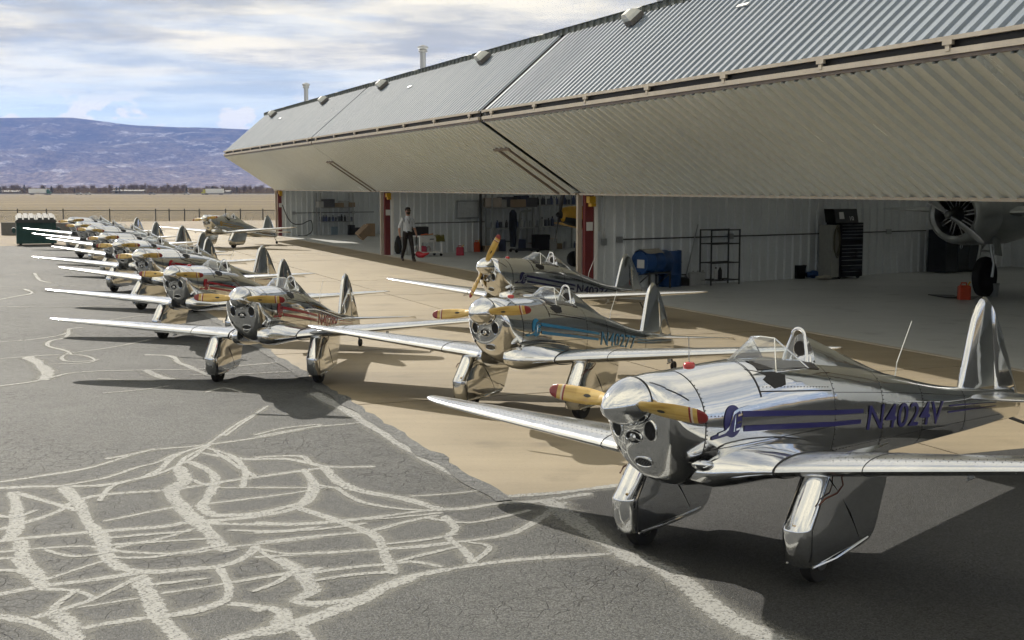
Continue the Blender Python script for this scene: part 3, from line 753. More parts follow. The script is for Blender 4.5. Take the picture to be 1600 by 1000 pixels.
TOP = (-0.50, 5.90); HIN = (-2.53, 4.12); HIN2 = (-2.53, 3.90); BOT = (-0.10, 2.30)
def door(s0, s1, label):
    dr = bpy.data.objects.new('bifold_door', None); COL.objects.link(dr); dr.parent = hang; dr['label'] = label
    L = s1 - s0
    e = Vector((HIN[0] - TOP[0], 0, HIN[1] - TOP[1])); h = e.length; e.normalize()
    nv = Vector((e.z, 0, -e.x)); nv = nv if nv.z > 0 else -nv
    corr(Lp(s0, TOP[0], TOP[1]), (0, 1, 0), L, e, h, nv, 0.245, 0.032, (0.34, 0.12)).build('upper_panel', M_upper, dr)
    e2 = Vector((BOT[0] - HIN2[0], 0, BOT[1] - HIN2[1])); h2 = e2.length; e2.normalize()
    n2 = Vector((e2.z, 0, -e2.x)); n2 = n2 if n2.z < 0 else -n2
    corr(Lp(s0, HIN2[0], HIN2[1]), (0, 1, 0), L, e2, h2, n2, 0.31, 0.060, (0.30, 0.08)).build('lower_panel', M_lower, dr)
    q = MB(); q.box((HIN[0] - .02, (s0 + s1) / 2, 4.115), (.05, L, .05)); q.build('upper_rail', M_trim, dr)
    q = MB(); q.box((HIN[0] + .05, (s0 + s1) / 2, 4.05), (.05, L, .09)); q.build('hinge_gap', M_dark, dr)  # solid dark bar: shade of the gap given as colour
    q = MB(); q.box((HIN[0] - .01, (s0 + s1) / 2, 3.965), (.06, L, .07)); q.build('hinge_rail', M_trim, dr)
    q = MB(); q.box((HIN[0] + .015, (s0 + s1) / 2, 3.905), (.05, L, .045)); q.build('lower_trim', M_btrim, dr)
    q = MB(); q.box((BOT[0] - .02, (s0 + s1) / 2, BOT[1] - .03), (.10, L, .05)); q.build('bottom_rail', M_trim, dr)
    hm = MB(); hm.box((-.03, 0, .03), (.04, .16, .06)); hm.box((-.03, 0, -.03), (.03, .07, .08)); hme = hm.mesh('hinge', M_trim)
    n = int(L / 2.1)
    for i in range(n):
        link('hinge', hme, dr, (HIN[0], s0 + .6 + i * (L - 1.2) / (n - 1), 4.04))
    # lift-track slots near the leading edge of the lower leaf
    b0 = Vector((HIN2[0], 0, HIN2[1])); 
    for ds in (.30, .95):
        a = b0 + e2 * (h2 * .34) + n2 * .055; c = b0 + e2 * (h2 * .985) + n2 * .055
        q = MB(); q.bar(a + Vector((0, s0 + ds, 0)), c + Vector((0, s0 + ds, 0)), .07, .06, up=n2); q.build('lift_track', M_btrim, dr)
    a = b0 + e2 * (h2 * .34) + n2 * .06
    q = MB(); q.bar(a + Vector((0, s0 + .15, 0)), a + Vector((0, s0 + 1.15, 0)), .07, .06, up=n2); q.build('lift_track', M_btrim, dr)
    # lamp housings near the top of the upper leaf
    return dr, e, nv
drs = []
for s0, s1, lb in ((17.02, 36.1, 'farthest of the three folded doors'), (0.12, 16.88, 'middle folded door'), (-18.4, -0.12, 'nearest folded door with the widest ribs')):
    drs.append(door(s0, s1, lb))
def ray_d(u, v, d):
    """point of the survey ray at depth d of the hangar frame -> (s, z)"""
    o = Vector((0, 0, CAM_H)); r = ray(u, v); t = (HO + HN * d - o).dot(HN) / r.dot(HN); p = o + r * t - HO
    return p.dot(HU), p.z
def wall_hit(u, v, s0, k):
    """survey ray on the skewed partition s = s0 + k d -> (s, d, z)"""
    o = Vector((0, 0, CAM_H)); r = ray(u, v); nn = HU - HN * k; t = (HO + HU * s0 - o).dot(nn) / r.dot(nn); p = o + r * t - HO
    return p.dot(HU), p.dot(HN), p.z
lm = MB()
lm.prism([(-.16, -.14, 0), (.16, -.14, 0), (.16, .14, 0), (-.16, .14, 0)], (0, 0, .10), 0)
lm.rings([[Vector((x * k + o_, y * k, z)) for x, y in ((-.15, -.13), (.15, -.13), (.15, .13), (-.15, .13))] for k, z, o_ in ((1, .10, 0), (.95, .17, -.02), (.6, .25, -.05))], True, True, 1)
lamp_me = lm.mesh('wall_lamp', [M_bronze, M_lens])
e, nv = drs[0][1], drs[0][2]
for u, v in ((993, 44), (758, 103), (600, 145), (508, 168), (428, 184)):
    base = Vector((TOP[0], 0, TOP[1])) + e * .34 + nv * .045
    o = Vector((0, 0, CAM_H)); r = ray(u, v); s, _ = ray_d(u, v, base.x)
    d_i = 0 if s > 17 else 1 if s > 0 else 2
    lo = link('wall_lamp', lamp_me, drs[d_i][0], (base.x, s, base.z))
    ang = math.atan2(nv.x, nv.z); lo.rotation_euler = (0, ang, 0); lo.scale = (1.05, 1.05, 1.05)
# small patch plates on the upper leaves
for u, v in ((1160, 43), (640, 157), (438, 199)):
    b2 = Vector((TOP[0], 0, TOP[1])) + e * .8 + nv * .055; s, _ = ray_d(u, v, b2.x)
    q = MB(); q.box((0, 0, 0), (.07, .34, .02)); o = q.build('patch_plate', M_white, drs[0 if s > 17 else 1 if s > 0 else 2][0]); o.location = (b2.x, s, b2.z); o.rotation_euler = (0, math.atan2(nv.x, nv.z), 0)
for sj in (0.0, 16.95):  # dark strips added behind the door seams to stop light leaking in
    h_a = Vector((TOP[0], sj, TOP[1])) - nv * .05; h_b = Vector((HIN[0], sj, HIN[1])) - nv * .05; h_c = Vector((HIN2[0] + .1, sj, HIN2[1])); h_d = Vector((BOT[0] + .02, sj, BOT[1] + .06))
    q = MB(); q.bar(h_a, h_b, .36, .03, up=nv); q.build('seam_light_block', M_dark, hang); q = MB(); q.bar(h_c, h_d, .36, .03, up=(-.556, 0, -.83)); q.build('seam_light_block', M_dark, hang)
# eave trim, roof, walls, columns
q = corr(Lp(-18.6, TOP[0] - .04, 6.02), (0, 1, 0), 54.9, (0, 0, -1), .14, (-1, 0, 0), .33, .03, (.34, .12), True, .12); q.build('eave_trim', M_gtrim, hang)
FILL_W = 0.42  # width of translucent roof strips, added to brighten the interior
M_fill_panel = bpy.data.materials.new('added_fill_roof_panel'); M_fill_panel.use_nodes = True; nt_ = M_fill_panel.node_tree; nt_.nodes.clear()
N(nt_, 'ShaderNodeOutputMaterial', {'Surface': N(nt_, 'ShaderNodeMixShader', {0: .35, 1: N(nt_, 'ShaderNodeBsdfTranslucent', {'Color': (.85, .87, .86, 1)}).outputs[0], 2: N(nt_, 'ShaderNodeBsdfDiffuse', {'Color': (.7, .7, .7, 1)}).outputs[0]}).outputs[0]})
rf = MB(); RZ = [(-.6, 6.02), (8.0, 6.62), (16.3, 6.02)]
def roof_strip(a, b, m, last=False):
    for (d0, z0), (d1, z1) in zip(RZ, RZ[1:]):
        k0 = .30 * max(d0, 0) if last else 0; k1 = .30 * max(d1, 0) if last else 0
        o = MB(); o.add([(d0, a, z0), (d1, a, z1), (d1, b + k1, z1), (d0, b + k0, z0)], [(0, 1, 2, 3)]); o.build('roof_panel' if m is not M_fill_panel else 'added_fill_panel', m, hang)
a = -18.6; i_ = 0
while a < 36.0:
    b = min(a + 4.6, 36.3); roof_strip(a, b, M_wall, b > 36.2); a = b
    if a < 36.0: roof_strip(a, a + FILL_W, M_fill_panel); a += FILL_W
q = MB(); q.box((16.2, 8.7, 2.98), (.2, 54.4, 5.96)); q.build('back_wall', M_wall, hang)
q = MB(); q.box((8.1, -18.5, 2.98), (16.0, .2, 5.96)); q.build('side_wall', M_wall, hang)
q = MB(); q.box((.12, 8.75, 5.55), (.1, 54.6, .85)); q.build('header_wall', M_wall, hang)
PART = [(35.6, .30), (16.75, .34), (0.02, .22)]
for s0, k in PART:
    a = Lp(s0 + k * .2, .2, 0); L = 15.8
    dirv = Vector((1, k, 0)).normalized()
    corr(a, dirv, L * math.sqrt(1 + k * k), (0, 0, 1), 5.9, (dirv.y, -dirv.x, 0), .30, .05, (.20, .07), True, .14).build('partition_wall', M_wall, hang)
cm = MB(); cm.box((0, 0, 1.13), (.22, .15, 2.26)); col_me = cm.mesh('column', M_redcol)
ye = MB(); ye.box((0, 0, 0), (.16, .18, .15)); ye.box((.02, -.02, -.12), (.12, .16, .08)); ye_me = ye.mesh('bracket', M_yel)
tm = MB(); tm.box((0, 0, 1.14), (.10, .10, 2.28)); tm_me = tm.mesh('jamb_trim', M_trim)
wt_ = MB(); wt_.box((0, 0, 1.13), (.08, .14, 2.26)); wt_me = wt_.mesh('jamb_trim', M_white)
for s0 in (36.0, 16.93, 0.02):
    link('column', col_me, hang, (.12, s0 - .02, 0)); link('jamb_trim', tm_me, hang, (-.05, s0 + .12, 0)); link('jamb_trim', wt_me, hang, (.28, s0 - .06, 0))
    link('bracket', ye_me, hang, (.10, s0 - .22, 2.14))
    q = MB(); q.box((.12, s0 - .104, 1.52), (.16, .012, .20)); q.build('notice', M_paper, hang)
pp = MB(); pp.tube([(0, 0, -.9), (0, 0, .78)], .11, 12); pp.lathe([(.17, .70), (.17, .76), (.14, .80), (.2, .86), (.2, .90), (.02, .97)], (0, 0, 0), 12); pipe_me = pp.mesh('vent_pipe', M_steel, 40)
for u, v0 in ((478.5, 160), (661, 113), (1033, 12)):
    s, z = ray_d(u, v0, 1.6); link('vent_pipe', pipe_me, hang, (1.6, s, z))
fl = sheet('hangar_floor', [hp(-18.5, 0), hp(36.4, 0), hp(36.4 + 3.2, 16.2), hp(-18.5, 16.2)], 0.010, M_floor); tag(fl, 'smooth grey concrete floor inside the hangar', kind='structure')
q = MB(); q.prism([hp(-18.5, -.09, -.02), hp(36.2, -.09, -.02), hp(36.2, .03, -.02), hp(-18.5, .03, -.02)], (0, 0, .034)); tag(q.build('door_sill', M_trim), 'pale steel sill along the hangar door line', kind='structure')
# conduits and outlet boxes on the partitions
def conduit(s0, k, u0, v0, u1, v1, boxes):
    a = wall_hit(u0, v0, s0 - .07, k); b = wall_hit(u1, v1, s0 - .07, k); z = (a[2] + b[2]) / 2
    q = MB(); q.tube([Lp(a[0], a[1], z), Lp(b[0], b[1], z)], .018, 6); q.build('conduit', M_cond, hang)
    for u in boxes:
        c = wall_hit(u, v0, s0 - .09, k); q = MB(); q.box(Lp(c[0], c[1], z), (.16, .06, .14)); q.build('outlet_box', M_steel, hang)
conduit(35.6, .30, 459, 333, 584, 331, (459, 552)); conduit(16.75, .34, 643, 350, 758, 345.5, ()); conduit(0.02, .22, 968, 378, 1447, 357, (968, 1141, 1388))
c = wall_hit(944, 378, 0.02 - .09, .22); q = MB(); q.box(Lp(*c[:2], c[2]), (.12, .07, .16)); q.tube([Lp(c[0], c[1], c[2]), Lp(c[0], c[1] - .05, c[2] + .35), Lp(c[0], c[1] - .06, 2.3)], .012, 6); q.build('outlet_box', M_steel, hang)
c = wall_hit(930, 353, 0.02 - .05, .22); q = MB(); q.box(Lp(c[0], c[1], c[2]), (.26, .02, .26)); q.build('notice', M_paper, hang)

# ================================================================== the aircraft
ST = [(.72, 1.262, 1.00, .131), (.708, 1.262, .90, .172), (.68, 1.263, .80, .21), (.63, 1.263, .715, .235), (.55, 1.262, .65, .248), (.42, 1.25, .59, .256), (.25, 1.240, .545, .26), (0, 1.226, .505, .263),
      (-.3, 1.198, .47, .265), (-.6, 1.152, .44, .262), (-.95, 1.082, .41, .245), (-1.4, .97, .375, .205), (-1.85, .845, .345, .165), (-2.4, .69, .315, .118), (-2.9, .585, .29, .08), (-3.4, .505, .272, .045), (-3.66, .465, .262, .022)]
def st_at(x):
    if x >= ST[0][0]: return ST[0][1:]
    for i in range(len(ST) - 1):
        a, b = ST[i], ST[i + 1]
        if a[0] >= x >= b[0]:
            p0 = ST[max(i - 1, 0)]; p3 = ST[min(i + 2, len(ST) - 1)]; t = (a[0] - x) / (a[0] - b[0]); h = a[0] - b[0]; out = []
            for k in (1, 2, 3):
                m0 = ((b[k] - p0[k]) / (p0[0] - b[0]) if p0 is not a else (b[k] - a[k]) / h) * h
                m1 = ((p3[k] - a[k]) / (a[0] - p3[0]) if p3 is not b else (b[k] - a[k]) / h) * h
                out.append((2 * t ** 3 - 3 * t * t + 1) * a[k] + (t ** 3 - 2 * t * t + t) * m0 + (-2 * t ** 3 + 3 * t * t) * b[k] + (t ** 3 - t * t) * m1)
            return out
    return ST[-1][1:]
def f_exp(x): return 2.02 if x > .1 else 2.02 + .55 * min(1, (.1 - x) / 1.3)
def fus_pt(x, th, off=0.0):
    """th: 0 = left side (+y), 90deg = top"""
    top, bot, hw = st_at(x); cz = bot + (top - bot) * .54
    c, s = math.cos(th), math.sin(th); n = f_exp(x)
    rr = lambda q: math.copysign(abs(q) ** (2 / n), q)
    y = hw * rr(c); z = cz + ((top - cz) if s > 0 else (cz - bot)) * rr(s)
    if off:
        d = Vector((0, c / max(hw, .02), s / max(top - cz, .02))).normalized() * off; y += d.y; z += d.z
    return Vector((x, y, z))
def side_pt(x, z, off=.004, sgn=1):
    top, bot, hw = st_at(x); cz = bot + (top - bot) * .54; n = f_exp(x)
    q = (z - cz) / ((top - cz) if z > cz else (cz - bot)); q = max(-.995, min(.995, q))
    y = hw * (1 - abs(q) ** n) ** (1 / n)
    return Vector((x, sgn * (y + off), z))
ident = {'fus': lambda p: p, 'wing': lambda p: p, 'gear': lambda p: p}
def near_fus(p):
    x = -.95 + (p.x + .95) * (1.14 if p.x > -.95 else 1.385); return Vector((x, p.y * 1.06, p.z * (1.09 - .058 * p.x)))
def near_wing(p): return Vector((p.x, p.y, p.z + .06 + .034 * p.y + .008 * abs(p.y)))
def near_gear(p): return Vector((p.x * 1.1, math.copysign(.659 + (abs(p.y) - .673) * 1.15, p.y), p.z * 1.1))
NEAR = {'fus': near_fus, 'wing': near_wing, 'gear': near_gear}

def loft_fus(xs, n=56):
    q = MB(); q.rings([[fus_pt(x, 2 * math.pi * k / n) for k in range(n)] for x in xs], True, True); return q
def frange(a, b, n): return [a + (b - a) * i / n for i in range(n + 1)]
def ribbon(path, w, off, wmap=None):
    """thin strip on the fuselage skin along (x, theta) points"""
    P = [fus_pt(x, t, off) for x, t in path]; q = MB(); L = []; Rr = []
    for i, p in enumerate(P):
        d = (P[min(i + 1, len(P) - 1)] - P[max(i - 1, 0)]).normalized(); x, t = path[i]
        nr = (fus_pt(x, t, .05) - fus_pt(x, t)).normalized(); sd = d.cross(nr).normalized() * w / 2; L.append(p + sd); Rr.append(p - sd)
    n = len(P); q.add(L + Rr, [(i, i + 1, n + i + 1, n + i) for i in range(n - 1)]); return q
def airfoil(le, te, zle, zte, th, y, n=15, camber=.02):
    """closed section, from trailing edge over the top to the leading edge and back"""
    pts = []; c = le - te
    def t_(u): return 5 * th * (.2969 * math.sqrt(u) - .126 * u - .3516 * u * u + .2843 * u ** 3 - .1036 * u ** 4)
    us = [.5 * (1 - math.cos(math.pi * i / n)) for i in range(n + 1)]
    for u in reversed(us): pts.append((u, t_(u) + camber * c * 4 * u * (1 - u)))
    for u in us[1:-1]: pts.append((u, -t_(u) * .85 + camber * c * 4 * u * (1 - u)))
    return [Vector((le - u * c, y, zle + (zte - zle) * u + h)) for u, h in pts]
def interp(tab, y):
    if y <= tab[0][0]: return tab[0][1:]
    for a, b in zip(tab, tab[1:]):
        if a[0] <= y <= b[0]:
            t = (y - a[0]) / (b[0] - a[0]); return [p + (q - p) * t for p, q in zip(a[1:], b[1:])]
    return tab[-1][1:]
# y, leading x, trailing x, thickness
WT = [(.45, .13, -.98, .15), (.66, .08, -.95, .145), (1.5, -.03, -.81, .115), (2.4, -.145, -.66, .08), (2.8, -.205, -.60, .063), (3.0, -.25, -.575, .050), (3.12, -.295, -.55, .038), (3.19, -.345, -.52, .025), (3.22, -.40, -.46, .010)]
def wing(sgn):
    q = MB(); ys = [.45, .56, .66, .9, 1.2, 1.5, 1.8, 2.1, 2.4, 2.6, 2.8, 2.9, 3.0, 3.06, 3.12, 3.16, 3.19, 3.21, 3.22]; rg = []
    for y in ys:
        le, te, th = interp(WT, y); zl = .568 + .069 * y; zt = zl - .075 * (le - te)
        rg.append([Vector((p.x, p.y * sgn, p.z)) for p in airfoil(le, te, zl, zt, th, y)])
    q.rings(rg, True, True); return q
def fairing(sgn):
    tab = [(.13, .60, -1.22, .36, .66), (.20, .58, -1.16, .31, .635), (.26, .47, -1.10, .25, .62), (.32, .33, -1.05, .205, .608), (.38, .215, -1.015, .175, .602), (.43, .15, -.99, .158, .598), (.455, .131, -.978, .1515, .599)]
    q = MB(); rg = []
    for y, le, te, th, zl in tab:
        rg.append([Vector((p.x, p.y * sgn, p.z)) for p in airfoil(le, te, zl, zl - .075 * (le - te), th, y)])
    q.rings(rg, True, True); return q
def gear(sgn):
    # rows: z, front x, back x, half thickness
    rows = [(.105, .13, -.57, .055), (.12, .185, -.635, .072), (.16, .22, -.695, .082), (.22, .245, -.735, .084), (.335, .255, -.79, .084), (.345, .252, -.795, .083), (.42, .19, -.84, .082), (.52, .108, -.86, .080), (.66, -.005, -.88, .078)]
    q = MB(); rg = []
    for z, xf, xb, t in rows:
        c = xf - xb; ring = []
        for k in range(9):
            a = math.pi * (k / 8 - .5); ring.append(Vector((xf - .085 + .085 * math.cos(a), t * math.sin(a), z)))
        ring += [Vector((xf - .30 * c, t * .98, z)), Vector((xf - .62 * c, t * .62, z)), Vector((xb, .006, z)), Vector((xb, -.006, z)), Vector((xf - .62 * c, -t * .62, z)), Vector((xf - .30 * c, -t * .98, z))]
        rg.append([Vector((p.x, p.y + sgn * .673, p.z)) for p in ring])
    q.rings(rg, True, True); return q
def blade():
    """one blade along +y from the hub; root at radius .05"""
    q = MB(); rg = []; ms = []
    R_ = [(.05, .030, .034, 60), (.12, .036, .026, 50), (.18, .043, .019, 38), (.26, .049, .014, 28), (.36, .050, .011, 20), (.455, .047, .009, 16), (.4551, .047, .009, 16), (.468, .046, .0088, 16), (.4681, .046, .0088, 16), (.482, .045, .0085, 15), (.4821, .045, .0085, 15), (.512, .042, .008, 15), (.5121, .042, .008, 15), (.53, .039, .007, 14), (.558, .030, .006, 13), (.572, .018, .004, 13), (.577, .006, .003, 13)]
    for r_, hc, t, tw in R_:
        ring = []; a = R(tw); hc *= 1.04
        for k in range(14):
            th = 2 * math.pi * k / 14; u = hc * math.cos(th); w = t * math.sin(th)
            ring.append(Vector((w * math.cos(a) + u * math.sin(a), r_, u * math.cos(a) - w * math.sin(a))))
        rg.append(ring)
    for i in range(len(rg) - 1):
        r_ = R_[i][0]; m = 0
        if .4551 <= r_ < .468: m = 1
        elif .4681 <= r_ < .482: m = 2
        elif .4821 <= r_ < .512: m = 0
        elif r_ >= .512: m = 1
        q.rings([rg[i], rg[i + 1]], True, i == len(rg) - 2, m)
    # decal
    ring = [Vector((.018, .27 + .028 * math.cos(t), .010 * math.sin(t) + .0)) for t in frange(0, 2 * math.pi, 15)[:-1]]
    a = R(27); q.add([Vector((.0165 * math.cos(a) + p.z * math.sin(a), p.y, p.z * math.cos(a) - .0165 * math.sin(a))) for p in ring], [tuple(range(15))], 3)
    return q
M_stripew = pmat('cream_band', (0.62, 0.52, 0.40), .35)
M_redtip = pmat('red_tip', (0.22, 0.018, 0.016), .3, coat=.4)
M_decal = pmat('dark_decal', (0.03, 0.03, 0.025), .5)

def text_mesh(body, w, h, shear=.22):
    cu = bpy.data.curves.new('tmp', 'FONT'); cu.body = body; cu.size = 1; cu.resolution_u = 4; cu.space_character = 1.06; cu.offset = 0.006
    ob = bpy.data.objects.new('tmp', cu); COL.objects.link(ob); bpy.context.view_layer.update()
    dg = bpy.context.evaluated_depsgraph_get(); me = bpy.data.meshes.new_from_object(ob.evaluated_get(dg))
    vs = [v.co.copy() for v in me.vertices]; fs = [tuple(p.vertices) for p in me.polygons]
    bpy.data.objects.remove(ob); bpy.data.curves.remove(cu); bpy.data.meshes.remove(me)
    x0 = min(v.x for v in vs); x1 = max(v.x for v in vs); y0 = min(v.y for v in vs); y1 = max(v.y for v in vs)
    out = [((v.x - x0) / (x1 - x0) * w + shear * (v.y - y0) / (y1 - y0) * h, (v.y - y0) / (y1 - y0) * h) for v in vs]
    return out, fs
def patch(poly_xz, sgn, off, sub=1):
    """flat shape on the fuselage side: a fan of small triangles so that it hugs the skin"""
    q = MB(); n = len(poly_xz); cx = sum(p[0] for p in poly_xz) / n; cz = sum(p[1] for p in poly_xz) / n
    q.add([side_pt(cx, cz, off, sgn)] + [side_pt(x, z, off, sgn) for x, z in poly_xz], [(0, 1 + i, 1 + (i + 1) % n) for i in range(n)]); return q
def strip_side(p0, p1, w0, w1, sgn, off, n=16):
    q = MB(); A = []; B = []
    for i in range(n + 1):
        t = i / n; x = p0[0] + (p1[0] - p0[0]) * t; z = p0[1] + (p1[1] - p0[1]) * t; w = w0 + (w1 - w0) * t
        A.append(side_pt(x, z + w / 2, off, sgn)); B.append(side_pt(x, z - w / 2, off, sgn))
    q.add(A + B, [(i, i + 1, n + 2 + i, n + 1 + i) for i in range(n)]); return q
def nose_patch(cy, cz, ry, rz, off, n=20, tilt=0, z_pow=1.0):
    """shape on the front of the cowl: march the skin from the nose backwards for each (y,z)"""
    def nx(y, z):
        lo = None
        for x in frange(.7195, .40, 160):
            top, bot, hw = st_at(x); c0 = bot + (top - bot) * .54; qy = abs(y) / hw; qz = abs(z - c0) / ((top - c0) if z > c0 else (c0 - bot))
            if qy ** f_exp(x) + qz ** f_exp(x) <= 1: return x
        return .40
    q = MB(); ring = []
    for k in range(n):
        a = 2 * math.pi * k / n; y = cy + ry * math.cos(a); z = cz + rz * math.sin(a); ring.append((y, z))
    f = lambda y, z, o: Vector((nx(y, z) + o, y + o * 1.2 * (1 if y > 0 else -1) * min(1, abs(y) / .15), z - o * .3))
    inner = [f(y, z, off) for y, z in ring]; mid = [f(cy + (y - cy) * .55, cz + (z - cz) * .55, off) for y, z in ring]
    q.add(inner + mid + [f(cy, cz, off)], [(i, (i + 1) % n, n + (i + 1) % n, n + i) for i in range(n)] + [(n + i, n + (i + 1) % n, 2 * n) for i in range(n)])
    rim = MB(); r2 = []
    for k in range(n + 1):
        y, z = ring[k % n]; r2.append(f(y, z, off))
    rim.tube(r2, .0055, 6, cap=False)
    return q, rim

M_hose = pmat('brown_hose', (.10, .035, .025), .6)
def make_meshes(wp, detail):
    """all part meshes of one airframe, as (name, mesh, parent-part-name)"""
    out = []
    def put(name, q, mats, kind='fus', smooth=None, parent=None, key=None):
        q.v = [tuple(wp[kind](Vector(p))) for p in q.v]; out.append((name, q.mesh(name, mats, smooth), parent, key or name)); return len(out) - 1
    put('cowling', loft_fus([.7199, .716, .708, .695, .68, .66, .63, .59, .55, .5, .45, .405]), M_alu_cowl, smooth=50)
    put('fuselage', loft_fus([.40] + frange(.36, -3.66, 44)), M_alu, smooth=50)
    sp = MB(); prof = [(.138, .705), (.139, .735), (.133, .775), (.118, .82), (.095, .865), (.065, .91), (.035, .94), (.012, .953), (.002, .956)]
    sp.lathe([(r_, h) for r_, h in prof], (0, 0, 1.132), 32, 'X'); put('spinner', sp, M_spin, smooth=50)
    gp = MB(); gp.lathe([(.1385, .7215), (.1405, .7225), (.1405, .7275), (.1385, .7285)], (0, 0, 1.132), 32, 'X', cap=False); gp.lathe([(.1402, .712), (.1402, .7205)], (0, 0, 1.132), 32, 'X', cap=False); put('spinner_gap', gp, M_seam)
    for sgn in (1, -1):
        put('wing', wing(sgn), M_alu_wing, 'wing', 45)
        put('wing_fairing', fairing(sgn), M_alu, 'wing', 60)
        if detail:
            sm = MB(); y = .452
            le, te, th = interp(WT, y); zl = .568 + .069 * y; pts = airfoil(le + .004, te, zl, zl - .075 * (le - te), th + .006, y, 20)
            sm.tube([Vector((p.x, sgn * p.y, p.z)) for p in pts], .0055, 5); put('fairing_seam', sm, M_seam, 'wing')
            y = 1.0; le, te, th = interp(WT, y); zl = .568 + .069 * y; sm = MB()
            sm.tube([Vector((p.x, sgn * y, p.z + .0005)) for p in airfoil(le + .001, te, zl, zl - .075 * (le - te), th + .001, y, 20)], .0025, 5); put('skin_joint', sm, M_seam, 'wing')
            rv = MB()
            for row in (.10, .16, .30):
                for i in range(46):
                    y = .62 + i * .05; le, te, th = interp(WT, y); zl = .568 + .069 * y; c = le - te; u = row
                    h = 5 * th * (.2969 * math.sqrt(u) - .126 * u - .3516 * u * u + .2843 * u ** 3 - .1036 * u ** 4) + .02 * c * 4 * u * (1 - u)
                    rv.lathe([(.004, 0), (.003, .0015)], (le - u * c, sgn * y, zl - .075 * c * u + h + .0004), 6)
            i = put('rivet_row', rv, M_seam, 'wing')
        put('gear_fairing', gear(sgn), M_alu, 'gear', 32, key='gear%d' % sgn)
        ty = MB(); R0 = .150; ty.lathe([(.07, -.042), (.115, -.045), (.142, -.036), (.150, -.015), (.150, .015), (.142, .036), (.115, .045), (.07, .042)], (-.005, sgn * .673, R0), 28, 'Y')
        save = wp['gear']
        tw = MB(); tw.v = ty.v; tw.f = ty.f; tw.m = ty.m
        out.append(('tyre', tw.mesh('tyre', M_black, 40), 'gear%d' % sgn, 'tyre'))
        hb = MB(); hb.lathe([(.0, -.047), (.05, -.05), (.07, -.043)], (-.005, sgn * .673, R0), 16, 'Y', cap=False); hb.lathe([(.07, .043), (.05, .05), (.0, .047)], (-.005, sgn * .673, R0), 16, 'Y', cap=False)
        out.append(('hub', hb.mesh('hub', M_steel, 40), 'gear%d' % sgn, 'hub'))
        if detail:
            for side in (1, -1):
                bar = MB(); bar.tube([(.15, sgn * .673 + side * .078, .125), (-.10, sgn * .673 + side * .080, .128), (-.33, sgn * .673 + side * .052, .132), (-.60, sgn * .673 + side * .012, .138)], .007, 6); put('lower_rail', bar, M_spin, 'gear', 40, 'gear%d' % sgn)
                sm = MB(); sm.tube([(.17, sgn * .673 + side * .0835, .14), (.168, sgn * .673 + side * .0845, .335), (-.02, sgn * .673 + side * .082, .60)], .003, 5); put('panel_joint', sm, M_seam, 'gear', None, 'gear%d' % sgn)
                sm = MB(); sm.tube([(-.03, sgn * .673 + side * .082, .59), (-.28, sgn * .673 + side * .067, .36), (-.44, sgn * .673 + side * .040, .175)], .003, 5); put('panel_joint', sm, M_seam, 'gear', None, 'gear%d' % sgn)
            hs_ = MB(); hs_.tube([(-.10, sgn * (.673 + .11), .60), (-.11, sgn * (.673 + .115), .55), (-.06, sgn * (.673 + .105), .51), (.06, sgn * (.673 + .1), .50), (.11, sgn * .673 + sgn * .09, .47)], .005, 6); put('brake_hose', hs_, M_hose, 'gear', 40, 'gear%d' % sgn)
    # fin and rudder
    def plate(poly, th, name, mat, n2=.0):
        q = MB(); n = len(poly); cx = sum(p[0] for p in poly) / n; cz = sum(p[1] for p in poly) / n
        rg = []
        for y, k in ((-th, .80), (-th * .75, .93), (0, 1.0), (th * .75, .93), (th, .80)):
            rg.append([Vector((cx + (x - cx) * k, y, cz + (z - cz) * k)) for x, z in poly])
        q.rings(rg, True, True); return q
    fin = [(-2.78, .50), (-2.80, .58), (-2.87, .75), (-2.945, .93), (-3.0, 1.05), (-3.05, 1.12), (-3.105, 1.16), (-3.16, 1.175), (-3.23, 1.155), (-3.265, 1.12), (-3.30, .90), (-3.325, .62), (-3.34, .46)]
    rud = [(-3.275, 1.115), (-3.33, 1.05), (-3.42, .92), (-3.52, .76), (-3.62, .58), (-3.69, .44), (-3.73, .36), (-3.735, .31), (-3.70, .275), (-3.66, .262), (-3.63, .28), (-3.43, .46), (-3.335, .62), (-3.308, .90)]
    rud = [(-3.275, 1.115), (-3.33, 1.06), (-3.44, .90), (-3.55, .70), (-3.64, .53), (-3.71, .42), (-3.76, .35), (-3.77, .30), (-3.74, .265), (-3.67, .255), (-3.665, .47), (-3.36, .505), (-3.345, .62), (-3.31, .90)]
    put('fin', plate(fin, .026, 'fin', M_alu), M_alu, smooth=60); put('rudder', plate(rud, .018, 'rudder', M_alu), M_alu, smooth=60)
    for sgn in (1, -1):
        rg = []
        for y, le, te, th in ((.0, -2.84, -3.50, .05), (.3, -2.88, -3.49, .046), (.7, -2.97, -3.46, .036), (.92, -3.04, -3.42, .024), (1.01, -3.10, -3.38, .015), (1.05, -3.18, -3.30, .006)):
            rg.append([Vector((p.x, p.y * sgn, p.z)) for p in airfoil(le, te, .545 - .02, .485 - .02, th, y, 8, 0)])
        q = MB(); q.rings(rg, True, True); put('stabilizer', q, M_alu_wing, smooth=45)
    tx = -3.76 if not wp is NEAR else -4.02
    q = MB(); q.tube([(-3.60, 0, .27), (tx + .06, 0, .16), (tx + .005, 0, .055)], [.012, .012, .014], 8); put('tailwheel_strut', q, M_cond, smooth=40)
    q = MB(); q.lathe([(.025, -.02), (.055, -.02), (.06, -.008), (.06, .008), (.055, .02), (.025, .02)], (-3.76, 0, .06), 18, 'Y')
    tp = wp['fus'](Vector((tx, 0, .06))); q.v = [(a + tp.x + 3.76, b, c) for a, b, c in q.v]
    out.append(('tailwheel', q.mesh('tailwheel', M_black, 40), 'tw', 'tailwheel'))
